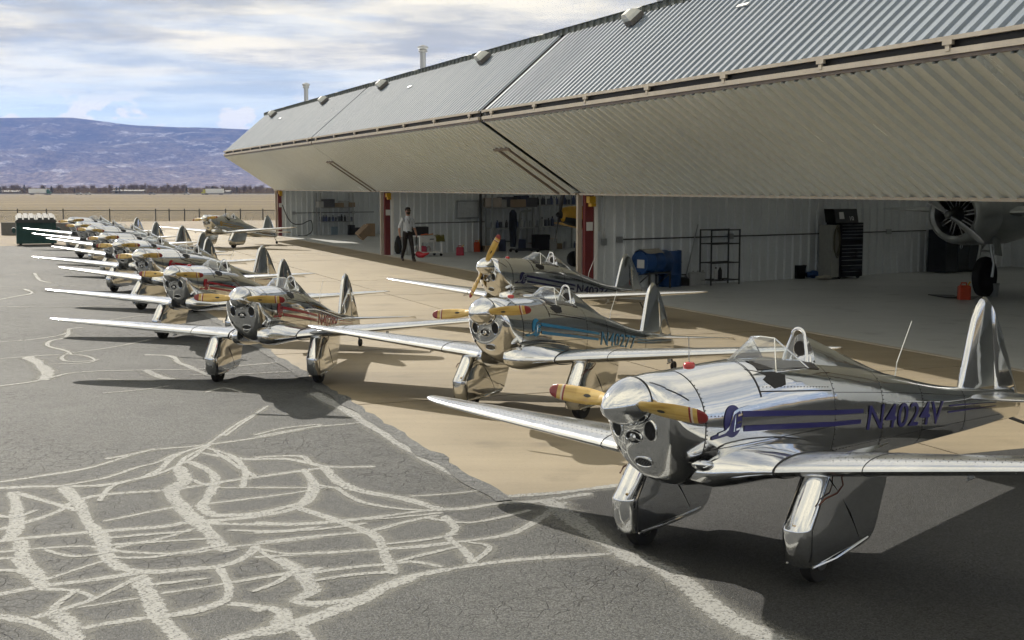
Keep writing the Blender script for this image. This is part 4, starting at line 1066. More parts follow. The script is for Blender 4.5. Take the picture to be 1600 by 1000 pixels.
    # cockpit
    op = MB(); xs = frange(-.24, -.93, 10); A = [fus_pt(x, math.pi / 2 - .62, .004) for x in xs]; B = [fus_pt(x, math.pi / 2 - .3, .005) for x in xs]; C = [fus_pt(x, math.pi / 2 + .3, .005) for x in xs]; D = [fus_pt(x, math.pi / 2 + .62, .004) for x in xs]; n = len(xs)
    op.add(A + B + C + D, [(j * n + i, j * n + i + 1, (j + 1) * n + i + 1, (j + 1) * n + i) for j in range(3) for i in range(n - 1)]); put('cockpit_opening', op, M_seat_shade)  # flat dark patch on the skin: shade of the open cockpit as colour
    b0 = fus_pt(-.16, math.pi / 2, .0); L1 = fus_pt(-.40, math.pi / 2 - .72); R1 = fus_pt(-.40, math.pi / 2 + .72); L2 = fus_pt(-.80, math.pi / 2 - .60); R2 = fus_pt(-.80, math.pi / 2 + .60)
    tL = Vector((-.53, .085, 1.286)); tR = Vector((-.53, -.085, 1.286)); tc_ = Vector((-.50, 0, 1.298))
    ws = MB(); m1 = b0.lerp(L1, .5) + Vector((.02, .01, .01)); m2 = b0.lerp(R1, .5) + Vector((.02, -.01, .01))
    ws.add([b0, m1, L1, tL, tc_, tR, R1, m2, L2, R2], [(0, 1, 3, 4), (1, 2, 3), (0, 4, 5, 7), (7, 5, 6), (2, 8, 3), (6, 5, 9)])
    put('windscreen', ws, M_glass, key='windscreen')
    fr = MB()
    for a, b in ((tL, tc_), (tc_, tR), (L1, tL), (R1, tR), (tL, L2), (tR, R2)): fr.tube([a, a.lerp(b, .5), b], .004, 6)
    fr.tube([L2, L1, m1, b0, m2, R1, R2], .0045, 6); put('windscreen_frame', fr, M_spin, smooth=40, parent='windscreen')
    hoop = MB()
    for x, zt, wb, w, rr_ in ((-.93, 1.28, .092, .046, .011), (-.985, 1.21, .085, .040, .007)):
        base = st_at(x)[0] - .03; r2 = w
        pts = [Vector((x + .05, wb, base)), Vector((x + .025, (wb + w) / 2 + .006, (base + zt - r2) / 2))] + [Vector((x, r2 * math.cos(a), zt - r2 + r2 * math.sin(a))) for a in frange(0, math.pi, 12)] + [Vector((x + .025, -(wb + w) / 2 - .006, (base + zt - r2) / 2)), Vector((x + .05, -wb, base))]
        hoop.tube(pts, rr_, 8)
    put('roll_bar', hoop, M_spin, smooth=50)
    hr = MB(); rg = []
    for x, zt, w in ((-.955, 1.245, .085), (-1.15, 1.155, .078), (-1.4, 1.035, .062), (-1.65, .925, .040), (-1.88, .835, .010)):
        zb = st_at(x)[0] - .035; rg.append([Vector((x, w * 1.35, zb)), Vector((x, w * 1.1, zb + (zt - zb) * .5)), Vector((x, w * .55, zb + (zt - zb) * .9)), Vector((x, 0, zt)), Vector((x, -w * .55, zb + (zt - zb) * .9)), Vector((x, -w * 1.1, zb + (zt - zb) * .5)), Vector((x, -w * 1.35, zb))])
    hr.rings(rg, True, True); put('headrest_fairing', hr, M_alu, smooth=50)
    hd = MB(); hd.lathe([(.01, -.02), (.045, -.018), (.052, 0), (.045, .018), (.01, .02)], (-.965, 0, 1.155), 16, 'X'); put('headrest', hd, M_seat_shade)
    for sgn in (1, -1):
        wn = patch([(-.12, 1.175), (-.26, 1.135), (-.40, 1.115), (-.47, 1.085), (-.43, 1.035), (-.31, 1.035), (-.25, 1.08)], sgn, .004); put('side_window', wn, M_dark)
        pj = strip_side((-.15, 1.045), (-.95, .915), .007, .007, sgn, .003, 20); put('canopy_joint', pj, M_seam)
    pj = ribbon([(-.15, R(a)) for a in frange(22, 158, 40)], .010, .003); put('canopy_joint', pj, M_seam)
    pj = ribbon([(.402, R(a)) for a in frange(-60, 240, 60)], .006, .002); put('cowl_joint', pj, M_seam)
    for sgn in (1, -1):
        pth = [(.69 - .012 * i if i < 6 else .63 - (i - 6) * .018, R(90 - sgn * (28 + i * 2.5)) if True else 0) for i in range(14)]
        pj = ribbon([(x, t) for x, t in pth], .006, .0025); put('cowl_joint', pj, M_seam)
    if detail:
        for xx in (-.97, -1.55, -2.1, -2.75):
            put('skin_joint', ribbon([(xx, R(a)) for a in frange(-70, 250, 48)], .0035, .0012), M_seam)
        for sgn in (1, -1):
            put('skin_joint', strip_side((.39, .80), (-.95, .70), .0035, .0035, sgn, .0015, 24), M_seam); put('skin_joint', strip_side((-.97, .90), (-3.3, .455), .0035, .0035, sgn, .0015, 40), M_seam)
    # nose openings: flat dark patches, the holes' shade put into the colour
    for sgn in (1, -1):
        e_, rim = nose_patch(sgn * .113, .972, .037, .060, .004); i = put('air_inlet', e_, M_dark, key='inlet%d' % sgn); put('inlet_rim', rim, M_spin, smooth=40, parent='inlet%d' % sgn)
    e_, rim = nose_patch(0, .925, .055, .038, .004); put('centre_inlet', e_, M_dark, key='cinlet'); put('inlet_rim', rim, M_spin, smooth=40, parent='cinlet')
    sk = MB(); sk.lathe([(.022, .700), (.022, .722), (.012, .73)], (0, 0, .925), 14, 'X')
    for a in (90, 210, 330): sk.bar((.712, .02 * math.cos(R(a)), .925 + .02 * math.sin(R(a))), (.708, .052 * math.cos(R(a)), .925 + .036 * math.sin(R(a))), .008)
    put('inlet_spokes', sk, M_spin, parent='cinlet')
    e_, rim = nose_patch(.03, .775, .055, .030, .004); put('oil_cooler_grille', e_, M_dark, key='grille'); put('inlet_rim', rim, M_spin, smooth=40, parent='grille')
    if detail:
        gr = MB()
        for i in range(11):
            y = .03 - .048 + i * .0096; h = .028 * math.sqrt(max(.05, 1 - ((y - .03) / .055) ** 2)); e2, _ = nose_patch(y, .775, .0016, h, .007, 8); gr.add(e2.v, e2.f)
        put('grille_bar', gr, M_steel, parent='grille')
    e_, rim = nose_patch(-.15, .83, .012, .016, .004, 12); put('drain_hole', e_, M_dark)
    for sgn in (1, -1):
        q = MB(); rg = []
        for x, r_ in ((.46, .004), (.42, .028), (.36, .034), (.30, .030), (.25, .014), (.23, .003)):
            p = fus_pt(x, R(-38) if sgn > 0 else R(218)); rg.append([p + Vector((0, sgn * r_ * .9 * math.cos(t), r_ * math.sin(t))) for t in frange(0, 2 * math.pi, 12)[:-1]])
        q.rings(rg, True, True); put('exhaust_blister', q, M_alu_cowl, smooth=60)
    # antenna, beacon
    an = MB(); p = fus_pt(-1.98, math.pi / 2); an.tube([p, p + Vector((-.02, 0, .085)), p + Vector((-.20, 0, .33))], [.005, .004, .003], 6); put('whip_antenna', an, M_white)
    bc = MB(); p = fus_pt(.215, math.pi / 2); bc.lathe([(.034, -.006), (.034, .012), (.026, .022), (.006, .026)], tuple(p), 16); put('beacon', bc, M_beacon, smooth=40, key='beacon')
    aw = MB(); aw.tube([p + Vector((0, 0, .02)), p + Vector((0, 0, .17))], .0025, 5); put('wire_antenna', aw, M_steel)
    td = MB()
    for sgn in (1, -1): td.tube([(-.45, sgn * 1.45, .60), (-.45, sgn * 1.45, .565)], .02, 8); td.tube([(-.40, sgn * 1.45, .555), (-.50, sgn * 1.45, .555)], .008, 6)
    put('tie_down_ring', td, M_steel, 'wing')
    if detail:
        rv = MB()
        def riv(x, z, sgn):
            p = side_pt(x, z, .0008, sgn); rv.box(p, (.006, .003, .006))
        for sgn in (1, -1):
            for i in range(60): riv(.38 - i * .033, 1.0 - i * .0058 + .02 * math.sin(0), sgn)
            for i in range(22): riv(-.16 - i * .036, 1.068 - i * .006, sgn)
            for i in range(26): riv(.39, .62 + i * .023, sgn)
            for i in range(80): riv(-.5 - i * .036, .58 - i * .0031, sgn)
            for xx in (-.97, -1.55, -2.1, -2.75):
                tp_, bt_, _ = st_at(xx)
                for i in range(18): riv(xx - .012, bt_ + (tp_ - bt_) * (.12 + .78 * i / 17), sgn)
        put('rivet_row', rv, M_seam)
    return out
E_SHAPE = None
def make_marks(wp, colour, number):
    out = []
    def put(name, q, mats, parent=None, key=None):
        q.v = [tuple(wp['fus'](Vector(p))) for p in q.v]; out.append((name, q.mesh(name, mats), parent, key or name))
    for sgn in (1, -1):
        k = 'emblem%d' % sgn
        cx, cz, r_ = .155, .93, .092
        put('emblem', patch([(cx + r_ * .92 * math.cos(t), cz + r_ * math.sin(t)) for t in frange(0, 2 * math.pi, 32)[:-1]], sgn, .004), colour, None, k)
        # the pale S swash and E cut across the roundel
        sw = [(-.02 + .155 - .16, .985), (.155 - .06, .985), (.155 - .01, .975), (.155 + .02, .94), (.155 + .045, .90), (.155 + .075, .885), (.155 + .14, .88)]
        for a, b in zip(sw, sw[1:]): put('emblem_letter', strip_side((a[0], a[1]), (b[0], b[1]), .016, .016, sgn, .0065, 4), M_alu, k)
        for z in (.955, .915, .878): put('emblem_letter', strip_side((.125 - (z - .9) * .3, z), (.085 - (z - .9) * .3, z), .012, .012, sgn, .0068, 3), M_alu, k)
        put('emblem_letter', patch([(.118, .965), (.130, .965), (.156, .870), (.144, .870)], sgn, .0066), M_alu, k)
        put('emblem_letter', strip_side((.155 + .06, .872), (.155 + .20, .868), .030, .020, sgn, .0045, 4), colour, k)
        put('stripe', strip_side((.06, .955), (-1.30, .722), .034, .026, sgn, .004, 40), colour)
        put('stripe', strip_side((.05, .868), (-1.27, .662), .034, .026, sgn, .004, 40), colour)
        if number:
            vs, fs = text_mesh(number, 1.06, .155)
            q = MB()
            if sgn > 0: q.add([side_pt(-1.345 - u * .98, .592 - u * .150 + v, .006, 1) for u, v in vs], fs)
            else: q.add([side_pt(-2.40 + u * .98, .440 + u * .150 + v, .006, -1) for u, v in vs], fs)
            put('registration', q, colour)
        put('tail_stripe', strip_side((-2.50, .535), (-3.28, .43), .010, .006, sgn, .004, 20), colour); put('tail_stripe', strip_side((-2.48, .495), (-3.28, .405), .010, .006, sgn, .004, 20), colour)
    return out
def aircraft(meshes, marks, x, y, head, sc, roll, label, prop_ang, beacon=True, group='polished silver aircraft parked on the apron'):
    t = thing('aircraft', label, 'airplane', (x, y, 0), R(head), group)
    t.scale = (sc, sc, sc); t.rotation_euler = (R(roll), 0, R(head)); t.rotation_mode = 'XYZ'
    byk = {}
    for name, me, par, key in list(meshes) + list(marks):
        if not beacon and name in ('beacon', 'wire_antenna'): continue
        o = link(name, me, byk.get(par, t)); byk.setdefault(key, o)
        if name in ('rivet_row', 'grille_bar'): o['kind'] = 'stuff'
    pr = bpy.data.objects.new('propeller', None); COL.objects.link(pr); pr.parent = t; pr.location = prop_loc[0]; pr.rotation_euler = (R(prop_ang), 0, 0); pr.scale = [prop_loc[1]] * 3
    link('blade', blade_me, pr); b2 = link('blade', blade_me, pr); b2.rotation_euler = (math.pi, 0, 0)
    return t
blade_me = blade().mesh('blade', [M_wood, M_redtip, M_stripew, M_decal], 40)
GOLD = pmat('gold_stripe', (0.52, 0.33, 0.05), .35, coat=.3); NAVY = pmat('navy_stripe', (0.018, 0.016, 0.14), .35, coat=.3); RED = pmat('red_stripe', (0.30, 0.008, 0.02), .35, coat=.3)
SKY = pmat('sky_blue_stripe', (0.03, 0.19, 0.36), .35, coat=.3); DNAVY = pmat('dark_navy_stripe', (0.012, 0.012, 0.06), .35, coat=.3)
near_m = make_meshes(NEAR, True); base_m = make_meshes(ident, False)
base_d = make_meshes(ident, True)
mk = {}
prop_loc = (near_fus(Vector((.785, 0, 1.132))), 1.02)
aircraft(near_m, make_marks(NEAR, NAVY, 'N4024V'), 1.387, 8.164, 226.8, 1.0, 1.4, 'nearest silver airplane with dark blue stripes, marked N4024V', -3, True)
prop_loc = (Vector((.785, 0, 1.132)), 1.0)
aircraft(base_d, make_marks(ident, SKY, 'N40277'), .13, 13.65, 238.6, 1.038, 1.4, 'silver airplane with light blue stripes, marked N40277, on the tan concrete', 4, True)
aircraft(base_d, make_marks(ident, RED, 'N4028V'), -3.06, 15.89, 258.8, .994, 1.4, 'foremost red-striped silver airplane of the long left row', -2, False)
aircraft(base_d, make_marks(ident, DNAVY, 'N40276'), .08, 21.03, 231.5, 1.039, .8, 'silver airplane with its propeller standing upright, nearest the middle hangar bay', 58, True)
red0 = make_marks(ident, RED, None); nav0 = make_marks(ident, NAVY, None)
ROW = [(-5.02, 20.40, 253.7, .971, 1.0, red0, 'second red-striped silver airplane from the camera in the left row'),
       (-6.80, 25.19, 244.8, .995, .4, red0, 'third silver airplane from the camera in the left row'),
       (-8.64, 29.59, 253.2, .995, .4, red0, 'fourth silver airplane from the camera in the left row'),
       (-10.36, 34.27, 242.3, .977, 0, nav0, 'fifth silver airplane from the camera in the left row'),
       (-12.38, 39.49, 241.7, 1.004, 0, nav0, 'sixth silver airplane from the camera in the left row, third from its far end'),
       (-14.25, 43.84, 246.2, 1.001, 0, red0, 'second silver airplane from the far end of the left row'),
       (-16.36, 49.17, 250.1, 1.023, 0, nav0, 'farthest silver airplane of the left row, next to the dumpster')]
for i, (x, y, h, sc, ro, mk_, lab) in enumerate(ROW):
    aircraft(base_m, mk_, x, y, h, sc, ro, lab, (-1, 2, 1, 3, -2, 0, 4)[i], i < 2)
aircraft(base_m, make_marks(ident, GOLD, None), -11.70, 51.16, 245.4, 1.052, .5, 'silver airplane with a gold stripe standing alone by the far end of the hangar', 6, False)

# ================================================================== contents of the hangar bays
def mpp(p): return p.y / 2000.0                       # metres per survey pixel at a point
C_ = {}
def pm(col, rough=.5, metal=0.0): 
    k = 'plain_%02x%02x%02x_%d' % tuple([int(255 * c) for c in col] + [int(metal)])
    return pmat(k, col, rough, metal, var=.12, vscale=9)
def rbox(q, c, size, m=0, b=.012):
    """box with bevelled vertical and top edges"""
    x, y, z = size[0] / 2, size[1] / 2, size[2]
    pr = lambda k, zz: [Vector((c[0] + i * (x - k) if ax else c[0] + i * x, c[1] + j * y if ax else c[1] + j * (y - k), zz)) for i, j, ax in ((-1, -1, 1), (1, -1, 1), (1, -1, 0), (1, 1, 0), (1, 1, 1), (-1, 1, 1), (-1, 1, 0), (-1, -1, 0))]
    def ring(k, inset, zz):
        return [Vector((c[0] + (p.x - c[0]) * (1 - inset / x), c[1] + (p.y - c[1]) * (1 - inset / y), zz)) for p in pr(k, zz)]
    q.rings([ring(b, 0, c[2]), ring(b, 0, c[2] + z - b), ring(b, b, c[2] + z)], True, True, m)
def bottle_me(r_, h, col, cap=(.02, .02, .02)):
    q = MB(); q.lathe([(r_ * .9, 0), (r_, .02), (r_, h * .62), (r_ * .45, h * .8), (r_ * .38, h * .86)], (0, 0, 0), 10); q.lathe([(r_ * .42, h * .86), (r_ * .42, h), (r_ * .3, h)], (0, 0, 0), 8, m=1)
    return q.mesh('bottle', [pm(col), pm(cap)], 40)
def can_me(r_, h, col): 
    q = MB(); q.lathe([(r_ * .96, 0), (r_, .01), (r_, h - .012), (r_ * .95, h), (r_ * .9, h - .008)], (0, 0, 0), 12); return q.mesh('can', pm(col, .35), 40)
def carton_me(w, d, h, col):
    q = MB(); rbox(q, (0, 0, 0), (w, d, h), b=.006); q.box((0, 0, h + .0015), (w * .96, .05, .003), m=1); return q.mesh('carton', [pm(col, .8), pm(tuple(min(1, c * 1.3) for c in col), .6)])
def drop(name, me, s, d, z, rz, label, cat, group=None):
    o = link(name, me, None, tuple(hp(s, d, z)), (0, 0, HROT + rz)); return tag(o, label, cat, group)
WORDS = ['first', 'second', 'third', 'fourth', 'fifth', 'sixth', 'seventh', 'eighth', 'ninth', 'tenth', 'eleventh', 'twelfth', 'thirteenth', 'fourteenth', 'fifteenth', 'sixteenth', 'seventeenth', 'eighteenth', 'nineteenth', 'twentieth', 'twenty-first', 'twenty-second', 'twenty-third', 'twenty-fourth']
M_shelf = pm((.42, .43, .42), .6)
def shelving(s0, k, u0, u1, vs, vtop, label, bay):
    """free-standing shelf unit against a partition; board heights from survey rows vs"""
    sA, dA, _ = wall_hit(u0, vs[-1], s0 - .35, k); sB, dB, _ = wall_hit(u1, vs[-1], s0 - .35, k)
    L = dB - dA; t = thing('shelf_unit', label, 'shelves', tuple(hp(sA, dA, .01)), HROT + math.atan(k))
    zt = wall_hit(u0, vtop, s0 - .35, k)[2]; zt = min(zt, 2.25)
    um = MB(); um.box((0, 0, zt / 2), (.05, .05, zt)); ume = um.mesh('upright', M_shelf)
    for x in (0, L):
        for y in (-.2, .2): link('upright', ume, t, (x, y, 0))
    zs = []
    for v in vs:
        z = wall_hit((u0 + u1) / 2, v, s0 - .35, k)[2]; z = max(.08, z); zs.append(z); q = MB(); q.box((L / 2, 0, z - .02), (L, .44, .04)); q.build('board', M_shelf, t)
    return sA, dA, L, zs
def fill(sA, dA, L, k, z, n, kinds, bay, rr, where):
    for i in range(n):
        f = (i + .5) / n; me, nm = kinds[rr.randrange(len(kinds))]
        o = link(nm, me, None, tuple(hp(sA + k * f * L + rr.uniform(-.1, .08), dA + f * L, .012 + z)), (0, 0, HROT + rr.uniform(-.4, .4))); sc = rr.uniform(1.1, 1.6); o.scale = (sc, sc, sc)
        tag(o, '%s on the %s, %s from left' % (nm.replace('_', ' '), where, WORDS[i]), nm.replace('_', ' '), 'goods on the ' + bay + ' shelves')
rr = random.Random(4)
BOT_ = [(bottle_me(.05, .24, (.55, .55, .53)), 'bottle'), (bottle_me(.045, .26, (.05, .05, .06)), 'bottle'), (can_me(.05, .17, (.12, .13, .16)), 'can'), (can_me(.05, .19, (.45, .46, .48)), 'can'), (bottle_me(.05, .25, (.08, .1, .2)), 'bottle')]
CART = [(carton_me(.42, .34, .26, (.10, .10, .11)), 'carton'), (carton_me(.36, .3, .22, (.5, .5, .48)), 'carton'), (carton_me(.45, .32, .18, (.34, .25, .16)), 'carton'), (carton_me(.3, .3, .3, (.06, .07, .12)), 'carton'), (carton_me(.5, .36, .28, (.46, .40, .34)), 'carton')]
# far bay
KF = .30
sA, dA, L, zs = shelving(35.6, .30, 498, 551, (324, 346), 302, 'grey metal shelf unit in the farthest hangar bay', 'far bay')
fill(sA, dA, L, KF, zs[0], 6, CART + BOT_[:2], 'far bay', rr, 'upper shelf of the farthest bay'); fill(sA, dA, L, KF, zs[1], 11, BOT_, 'far bay', rr, 'lower shelf of the farthest bay')
# middle bay, two units end to end
KF = .34
sA, dA, L, zs = shelving(16.75, .34, 764, 832, (324, 356), 300, 'pale shelf unit behind the man in the middle bay, left of the pair', 'mid')
fill(sA, dA, L, KF, zs[0], 6, CART, 'left middle', rr, 'top board of the left middle-bay shelves'); fill(sA, dA, L, KF, zs[1], 9, BOT_ + CART[1:2], 'left middle', rr, 'lower board of the left middle-bay shelves')
sA, dA, L, zs = shelving(16.75, .34, 838, 902, (320, 353), 300, 'pale shelf unit beside the yellow airplane nose in the middle bay', 'mid')
fill(sA, dA, L, KF, zs[0], 13, BOT_, 'right middle', rr, 'top board of the right middle-bay shelves'); fill(sA, dA, L, KF, zs[1], 12, BOT_, 'right middle', rr, 'lower board of the right middle-bay shelves')

KF = .34
for (u_, v_, n_, kinds, where) in ((800, 388, 5, CART, 'floor under the left middle-bay shelves'), (872, 386, 5, CART + BOT_, 'floor under the right middle-bay shelves')):
    for i in range(n_):
        me, nm = kinds[rr.randrange(len(kinds))]; s_, d_, _z = wall_hit(u_ - 34 + i * 15, v_, 16.35, .34)
        o = link(nm, me, None, tuple(hp(s_, d_, .012)), (0, 0, HROT + rr.uniform(-.4, .4))); o.scale = [rr.uniform(1.0, 1.5)] * 3; tag(o, '%s on the %s, %s from left' % (nm, where, WORDS[i]), nm, 'goods stored under the shelves')

def bucket(u, v, r_, h, col, label, name='bucket'):
    p = G(u, v, .012); t = thing(name, label, 'bucket', tuple(p)); q = MB()
    q.lathe([(r_ * .82, 0), (r_ * .84, .01), (r_, h), (r_ * 1.05, h), (r_ * 1.05, h - .03), (r_ * .98, h - .03)], (0, 0, 0), 18); q.lathe([(r_ * .8, .012), (r_ * .95, h - .004)], (0, 0, 0), 18, cap=False); q.build('pail', pm(col, .4), t, 40)
    q = MB(); q.tube([Vector((r_ * 1.03 * math.cos(a), .02, h - .03 - .75 * r_ * math.sin(a))) + Vector((0, r_ * 1.0, 0)) * 0 for a in frange(0, math.pi, 10)], .005, 5); q.build('handle', M_steel, t)
    return t
bucket(451, 367.5, .15, .30, (.42, .03, .02), 'red bucket by the end column of the farthest bay'); bucket(463, 366, .17, .38, (.50, .10, .02), 'orange bucket right of the red one in the farthest bay')
bucket(483, 366, .17, .34, (.55, .56, .55), 'white bucket under the hose in the farthest bay')
bucket(958, 449, .15, .34, (.60, .60, .57), 'white plaster bucket behind the tail nearest the blue drums'); 
def fuel_can(u, v, w, h, col, label):
    p = G(u, v, .012); t = thing('fuel_can', label, 'fuel can', tuple(p), rr.uniform(-.3, .3)); q = MB(); rbox(q, (0, 0, 0), (w, w * .7, h * .86), b=.03)
    q.build('can_body', pm(col, .4), t); q = MB(); q.tube([(-w * .3, 0, h * .84), (-w * .25, 0, h), (w * .15, 0, h), (w * .2, 0, h * .84)], .016, 8); q.build('handle', pm(col, .4), t, 40)
    q = MB(); q.tube([(w * .32, 0, h * .82), (w * .36, 0, h * .95), (w * .48, 0, h * 1.08)], .018, 8); q.build('spout', M_yel, t, 40)
    return t
fuel_can(719, 399, .26, .34, (.45, .02, .05), 'crimson fuel can on the middle bay floor right of the white cart'); fuel_can(745, 393.5, .22, .42, (.55, .07, .015), 'orange-red fuel can right of the crimson one'); fuel_can(1506, 468, .26, .36, (.52, .06, .015), 'orange fuel can in front of the big airplane wheel')
for u, v, w, d, h, col, lab in ((521, 366.5, .34, .3, .40, (.30, .38, .45), 'blue and white carton on the far bay floor, left of two'), (535, 366, .42, .3, .42, (.28, .40, .48), 'blue and white carton on the far bay floor, right of two'), (549, 367, .3, .3, .5, (.03, .03, .035), 'black bin beside the cartons in the far bay'), (560, 366.5, .42, .3, .36, (.03, .03, .045), 'dark crate in the far bay'), (579, 369, .36, .36, .62, (.36, .24, .14), 'tall brown carton by the second red column'), (700, 388, .3, .3, .4, (.3, .29, .25), 'grey box right of the white cart'),
                                  (757, 389, .4, .4, .5, (.10, .085, .06), 'dark brown box below the left shelf unit'), (788, 391, .36, .3, .36, (.05, .05, .06), 'black box on the floor under the left shelf unit'), (806, 391, .3, .3, .4, (.5, .5, .48), 'white carton on the floor under the shelves'), (845, 391, .6, .5, .6, (.02, .02, .025), 'black trunk on the floor under the right shelves'), (861, 391, .3, .3, .42, (.42, .42, .40), 'pale carton right of the black trunk')):
    p = G(u, v, .012); o = link('carton', carton_me(w, d, h, col), None, tuple(p), (0, 0, HROT + rr.uniform(-.3, .3))); tag(o, lab, 'carton')
q = MB(); rbox(q, (0, 0, 0), (.6, .45, .35), b=.01); o = q.build('tilted_carton', pm((.30, .21, .13), .8)); o.location = tuple(G(572, 367, .30)); o.rotation_euler = (.2, -.75, HROT); tag(o, 'open brown carton tipped on its edge by the second column', 'carton')
def coil(name, pts, r_, label, mat, cat='hose'):
    q = MB(); q.tube(catmull([Vector(p) for p in pts], 6), r_, 7); return tag(q.build(name, mat, None, 40), label, cat)
def fw(u, v, s0, k): 
    s, d, z = wall_hit(u, v, s0, k); return hp(s, d, max(z, .02))
coil('air_hose', [fw(a, b, 35.3, .30) for a, b in ((441, 320), (446, 333), (452, 344), (460, 350), (472, 350), (480, 346), (486, 345), (488, 352), (487, 362), (478, 368), (466, 369))], .022, 'black hose looping down the white wall of the farthest bay', M_black)
# middle bay: whiteboard, pole, cart, hose stand
s, d, z = wall_hit(714, 340, 16.69, .34); s2, d2, _ = wall_hit(748, 340, 16.69, .34); z2 = wall_hit(731, 315, 16.69, .34)[2]
t = thing('whiteboard', 'blank whiteboard hung on the middle bay wall', 'whiteboard', tuple(hp(s, d, z)), HROT + math.atan(.34)); q = MB(); q.box(((d2 - d) / 2, -.02, (z2 - z) / 2), (d2 - d, .02, z2 - z)); q.build('board', pm((.62, .64, .65), .3), t)
q = MB(); q.box(((d2 - d) / 2, -.02, -.02), (d2 - d + .06, .035, .04)); q.box(((d2 - d) / 2, -.02, z2 - z + .02), (d2 - d + .06, .035, .04)); q.build('frame', M_steel, t)
s, d, _ = wall_hit(751, 380, 16.5, .34); q = MB(); q.tube([hp(s, d, .01), hp(s, d, 2.9)], .05, 8); tag(q.build('drain_pipe', M_cond), 'dark upright pipe right of the whiteboard', 'pipe')
p = G(668, 400, .012); t = thing('tool_cart', 'white workshop cart with a drawer and open lower shelf', 'cart', tuple(p), HROT + .25)
W_, D_, Hc = .95, .55, .72
for i in (-1, 1):
    for j in (-1, 1):
        q = MB(); q.box((i * (W_ / 2 - .03), j * (D_ / 2 - .03), .40), (.05, .05, .64)); q.build('leg', M_white, t); q = MB(); q.lathe([(.02, -.018), (.05, -.02), (.05, .02), (.02, .018)], (i * (W_ / 2 - .05), j * (D_ / 2 - .05), .05), 12, 'Y'); q.build('caster', M_black, t)
q = MB(); q.box((0, 0, .70), (W_, D_, .04)); q.build('top_tray', M_white, t); q = MB(); q.box((0, 0, .13), (W_, D_, .05)); q.build('lower_shelf', M_white, t)
q = MB(); q.box((0, -D_ / 2 + .02, .58), (W_ - .12, .04, .18)); q.build('drawer', M_white, t); q = MB(); q.box((0, -D_ / 2 - .01, .60), (.16, .02, .03)); q.build('drawer_handle', M_dark, t)
B = lambda x, y, z: Matrix.Rotation(HROT + .25, 3, 'Z') @ Vector((x, y, z)) + p
tw = MB(); rg = []
for i in range(9):
    a = i / 8; rg.append([B(.30 + .16 * math.sin(9 * a + j) * .1 + (j - 2) * .075, .05 - .36 * min(a * 1.6, 1), .735 - .5 * max(0, a - .55) + .012 * math.sin(j * 2 + i)) for j in range(6)])
tw.rings(rg, False, False); tag(tw.build('towel', pm((.17, .15, .03), .9)), 'olive towel draped over the end of the white cart', 'towel')
q = MB(); rbox(q, (0, 0, 0), (.62, .3, .30), b=.02); o = q.build('tool_case', pm((.02, .02, .022), .5)); o.location = tuple(B(-.28, .1, .735)); o.rotation_euler = (0, 0, HROT); tag(o, 'black tool case lying on the white cart', 'case')
q = MB(); rbox(q, (0, 0, 0), (.26, .2, .2), b=.03); o = q.build('oil_jug', pm((.36, .02, .05), .5)); o.location = tuple(B(-.2, -.02, .156)); tag(o, 'dark red jug on the lower shelf of the white cart', 'jug')
q = MB(); q.tube(catmull([B(-.05, -.02, .16), B(-.02, -.02, .30), B(.06, -.02, .33), B(.1, -.02, .18)], 5), .025, 7); tag(q.build('oil_funnel', pm((.5, .42, .4), .5), None, 40), 'pale curved hose piece on the lower shelf of the cart', 'hose')
for i, (x, c) in enumerate(((-.36, (.5, .12, .04)), (-.12, (.45, .2, .05)))):
    q = MB(); q.bar((0, 0, 0), (.22, .05, .03), .05, .04); o = q.build('hand_tool', pm(c, .5)); o.location = tuple(B(x, -.15, .75)); tag(o, ('orange hand tool at the left of the cart top', 'orange hand tool in front of the tool case')[i], 'tool')
p2 = G(653, 399, .012); t = thing('cable_reel', 'white wheel-like reel leaning left of the cart', 'reel', tuple(p2), HROT + .3); q = MB(); q.lathe([(.13, -.03), (.17, -.035), (.18, 0), (.17, .035), (.13, .03)], (0, 0, .19), 24, 'Y'); q.build('rim', M_white, t, 40)
q = MB()
for a in frange(0, 2 * math.pi, 6)[:-1]: q.bar((0, 0, .19), (.14 * math.cos(a), 0, .19 + .14 * math.sin(a)), .03)
q.lathe([(.04, -.035), (.04, .035)], (0, 0, .19), 12, 'Y'); q.build('spokes', M_white, t)
p2 = G(647, 398, .012); t = thing('side_table', 'small white table carrying the vise left of the cart', 'table', tuple(p2), HROT + .25); q = MB(); q.box((0, .15, .66), (.75, .5, .035)); q.build('table_top', M_white, t)
for i in (-1, 1):
    for j in (-1, 1): q = MB(); q.box((i * .33, .15 + j * .21, .325), (.04, .04, .65)); q.build('leg', M_steel, t)
p2 = G(716, 392, .012); t = thing('hose_stand', 'black stand holding a coiled hose in the middle bay', 'stand', tuple(p2), HROT)
q = MB(); q.bar((0, 0, 0), (0, 0, 1.25), .05); q.bar((-.3, 0, .02), (.3, 0, .02), .05); q.bar((0, -.25, .02), (0, .25, .02), .05); q.build('post', M_cond, t)
q = MB(); q.tube([Vector((.26 * math.cos(a), -.05 + .008 * k_, .98 + .34 * math.sin(a))) for k_ in range(3) for a in frange(0, 2 * math.pi, 20)], .028, 7); q.build('hose_coil', M_black, t, 40)
p2 = G(738, 391, .012); t = thing('shop_vacuum', 'dark vacuum with a draped black cover left of the orange-red can', 'vacuum', tuple(p2)); q = MB(); q.lathe([(.24, 0), (.25, .45), (.2, .5)], (0, 0, .05), 16); q.build('drum', pm((.22, .2, .17), .5), t, 40); q = MB(); q.lathe([(.28, 0), (.36, .12), (.33, .45), (.12, .58), (.0, .6)], (0, 0, .5), 14); q.build('cover', pm((.012, .012, .02), .9), t, 60)
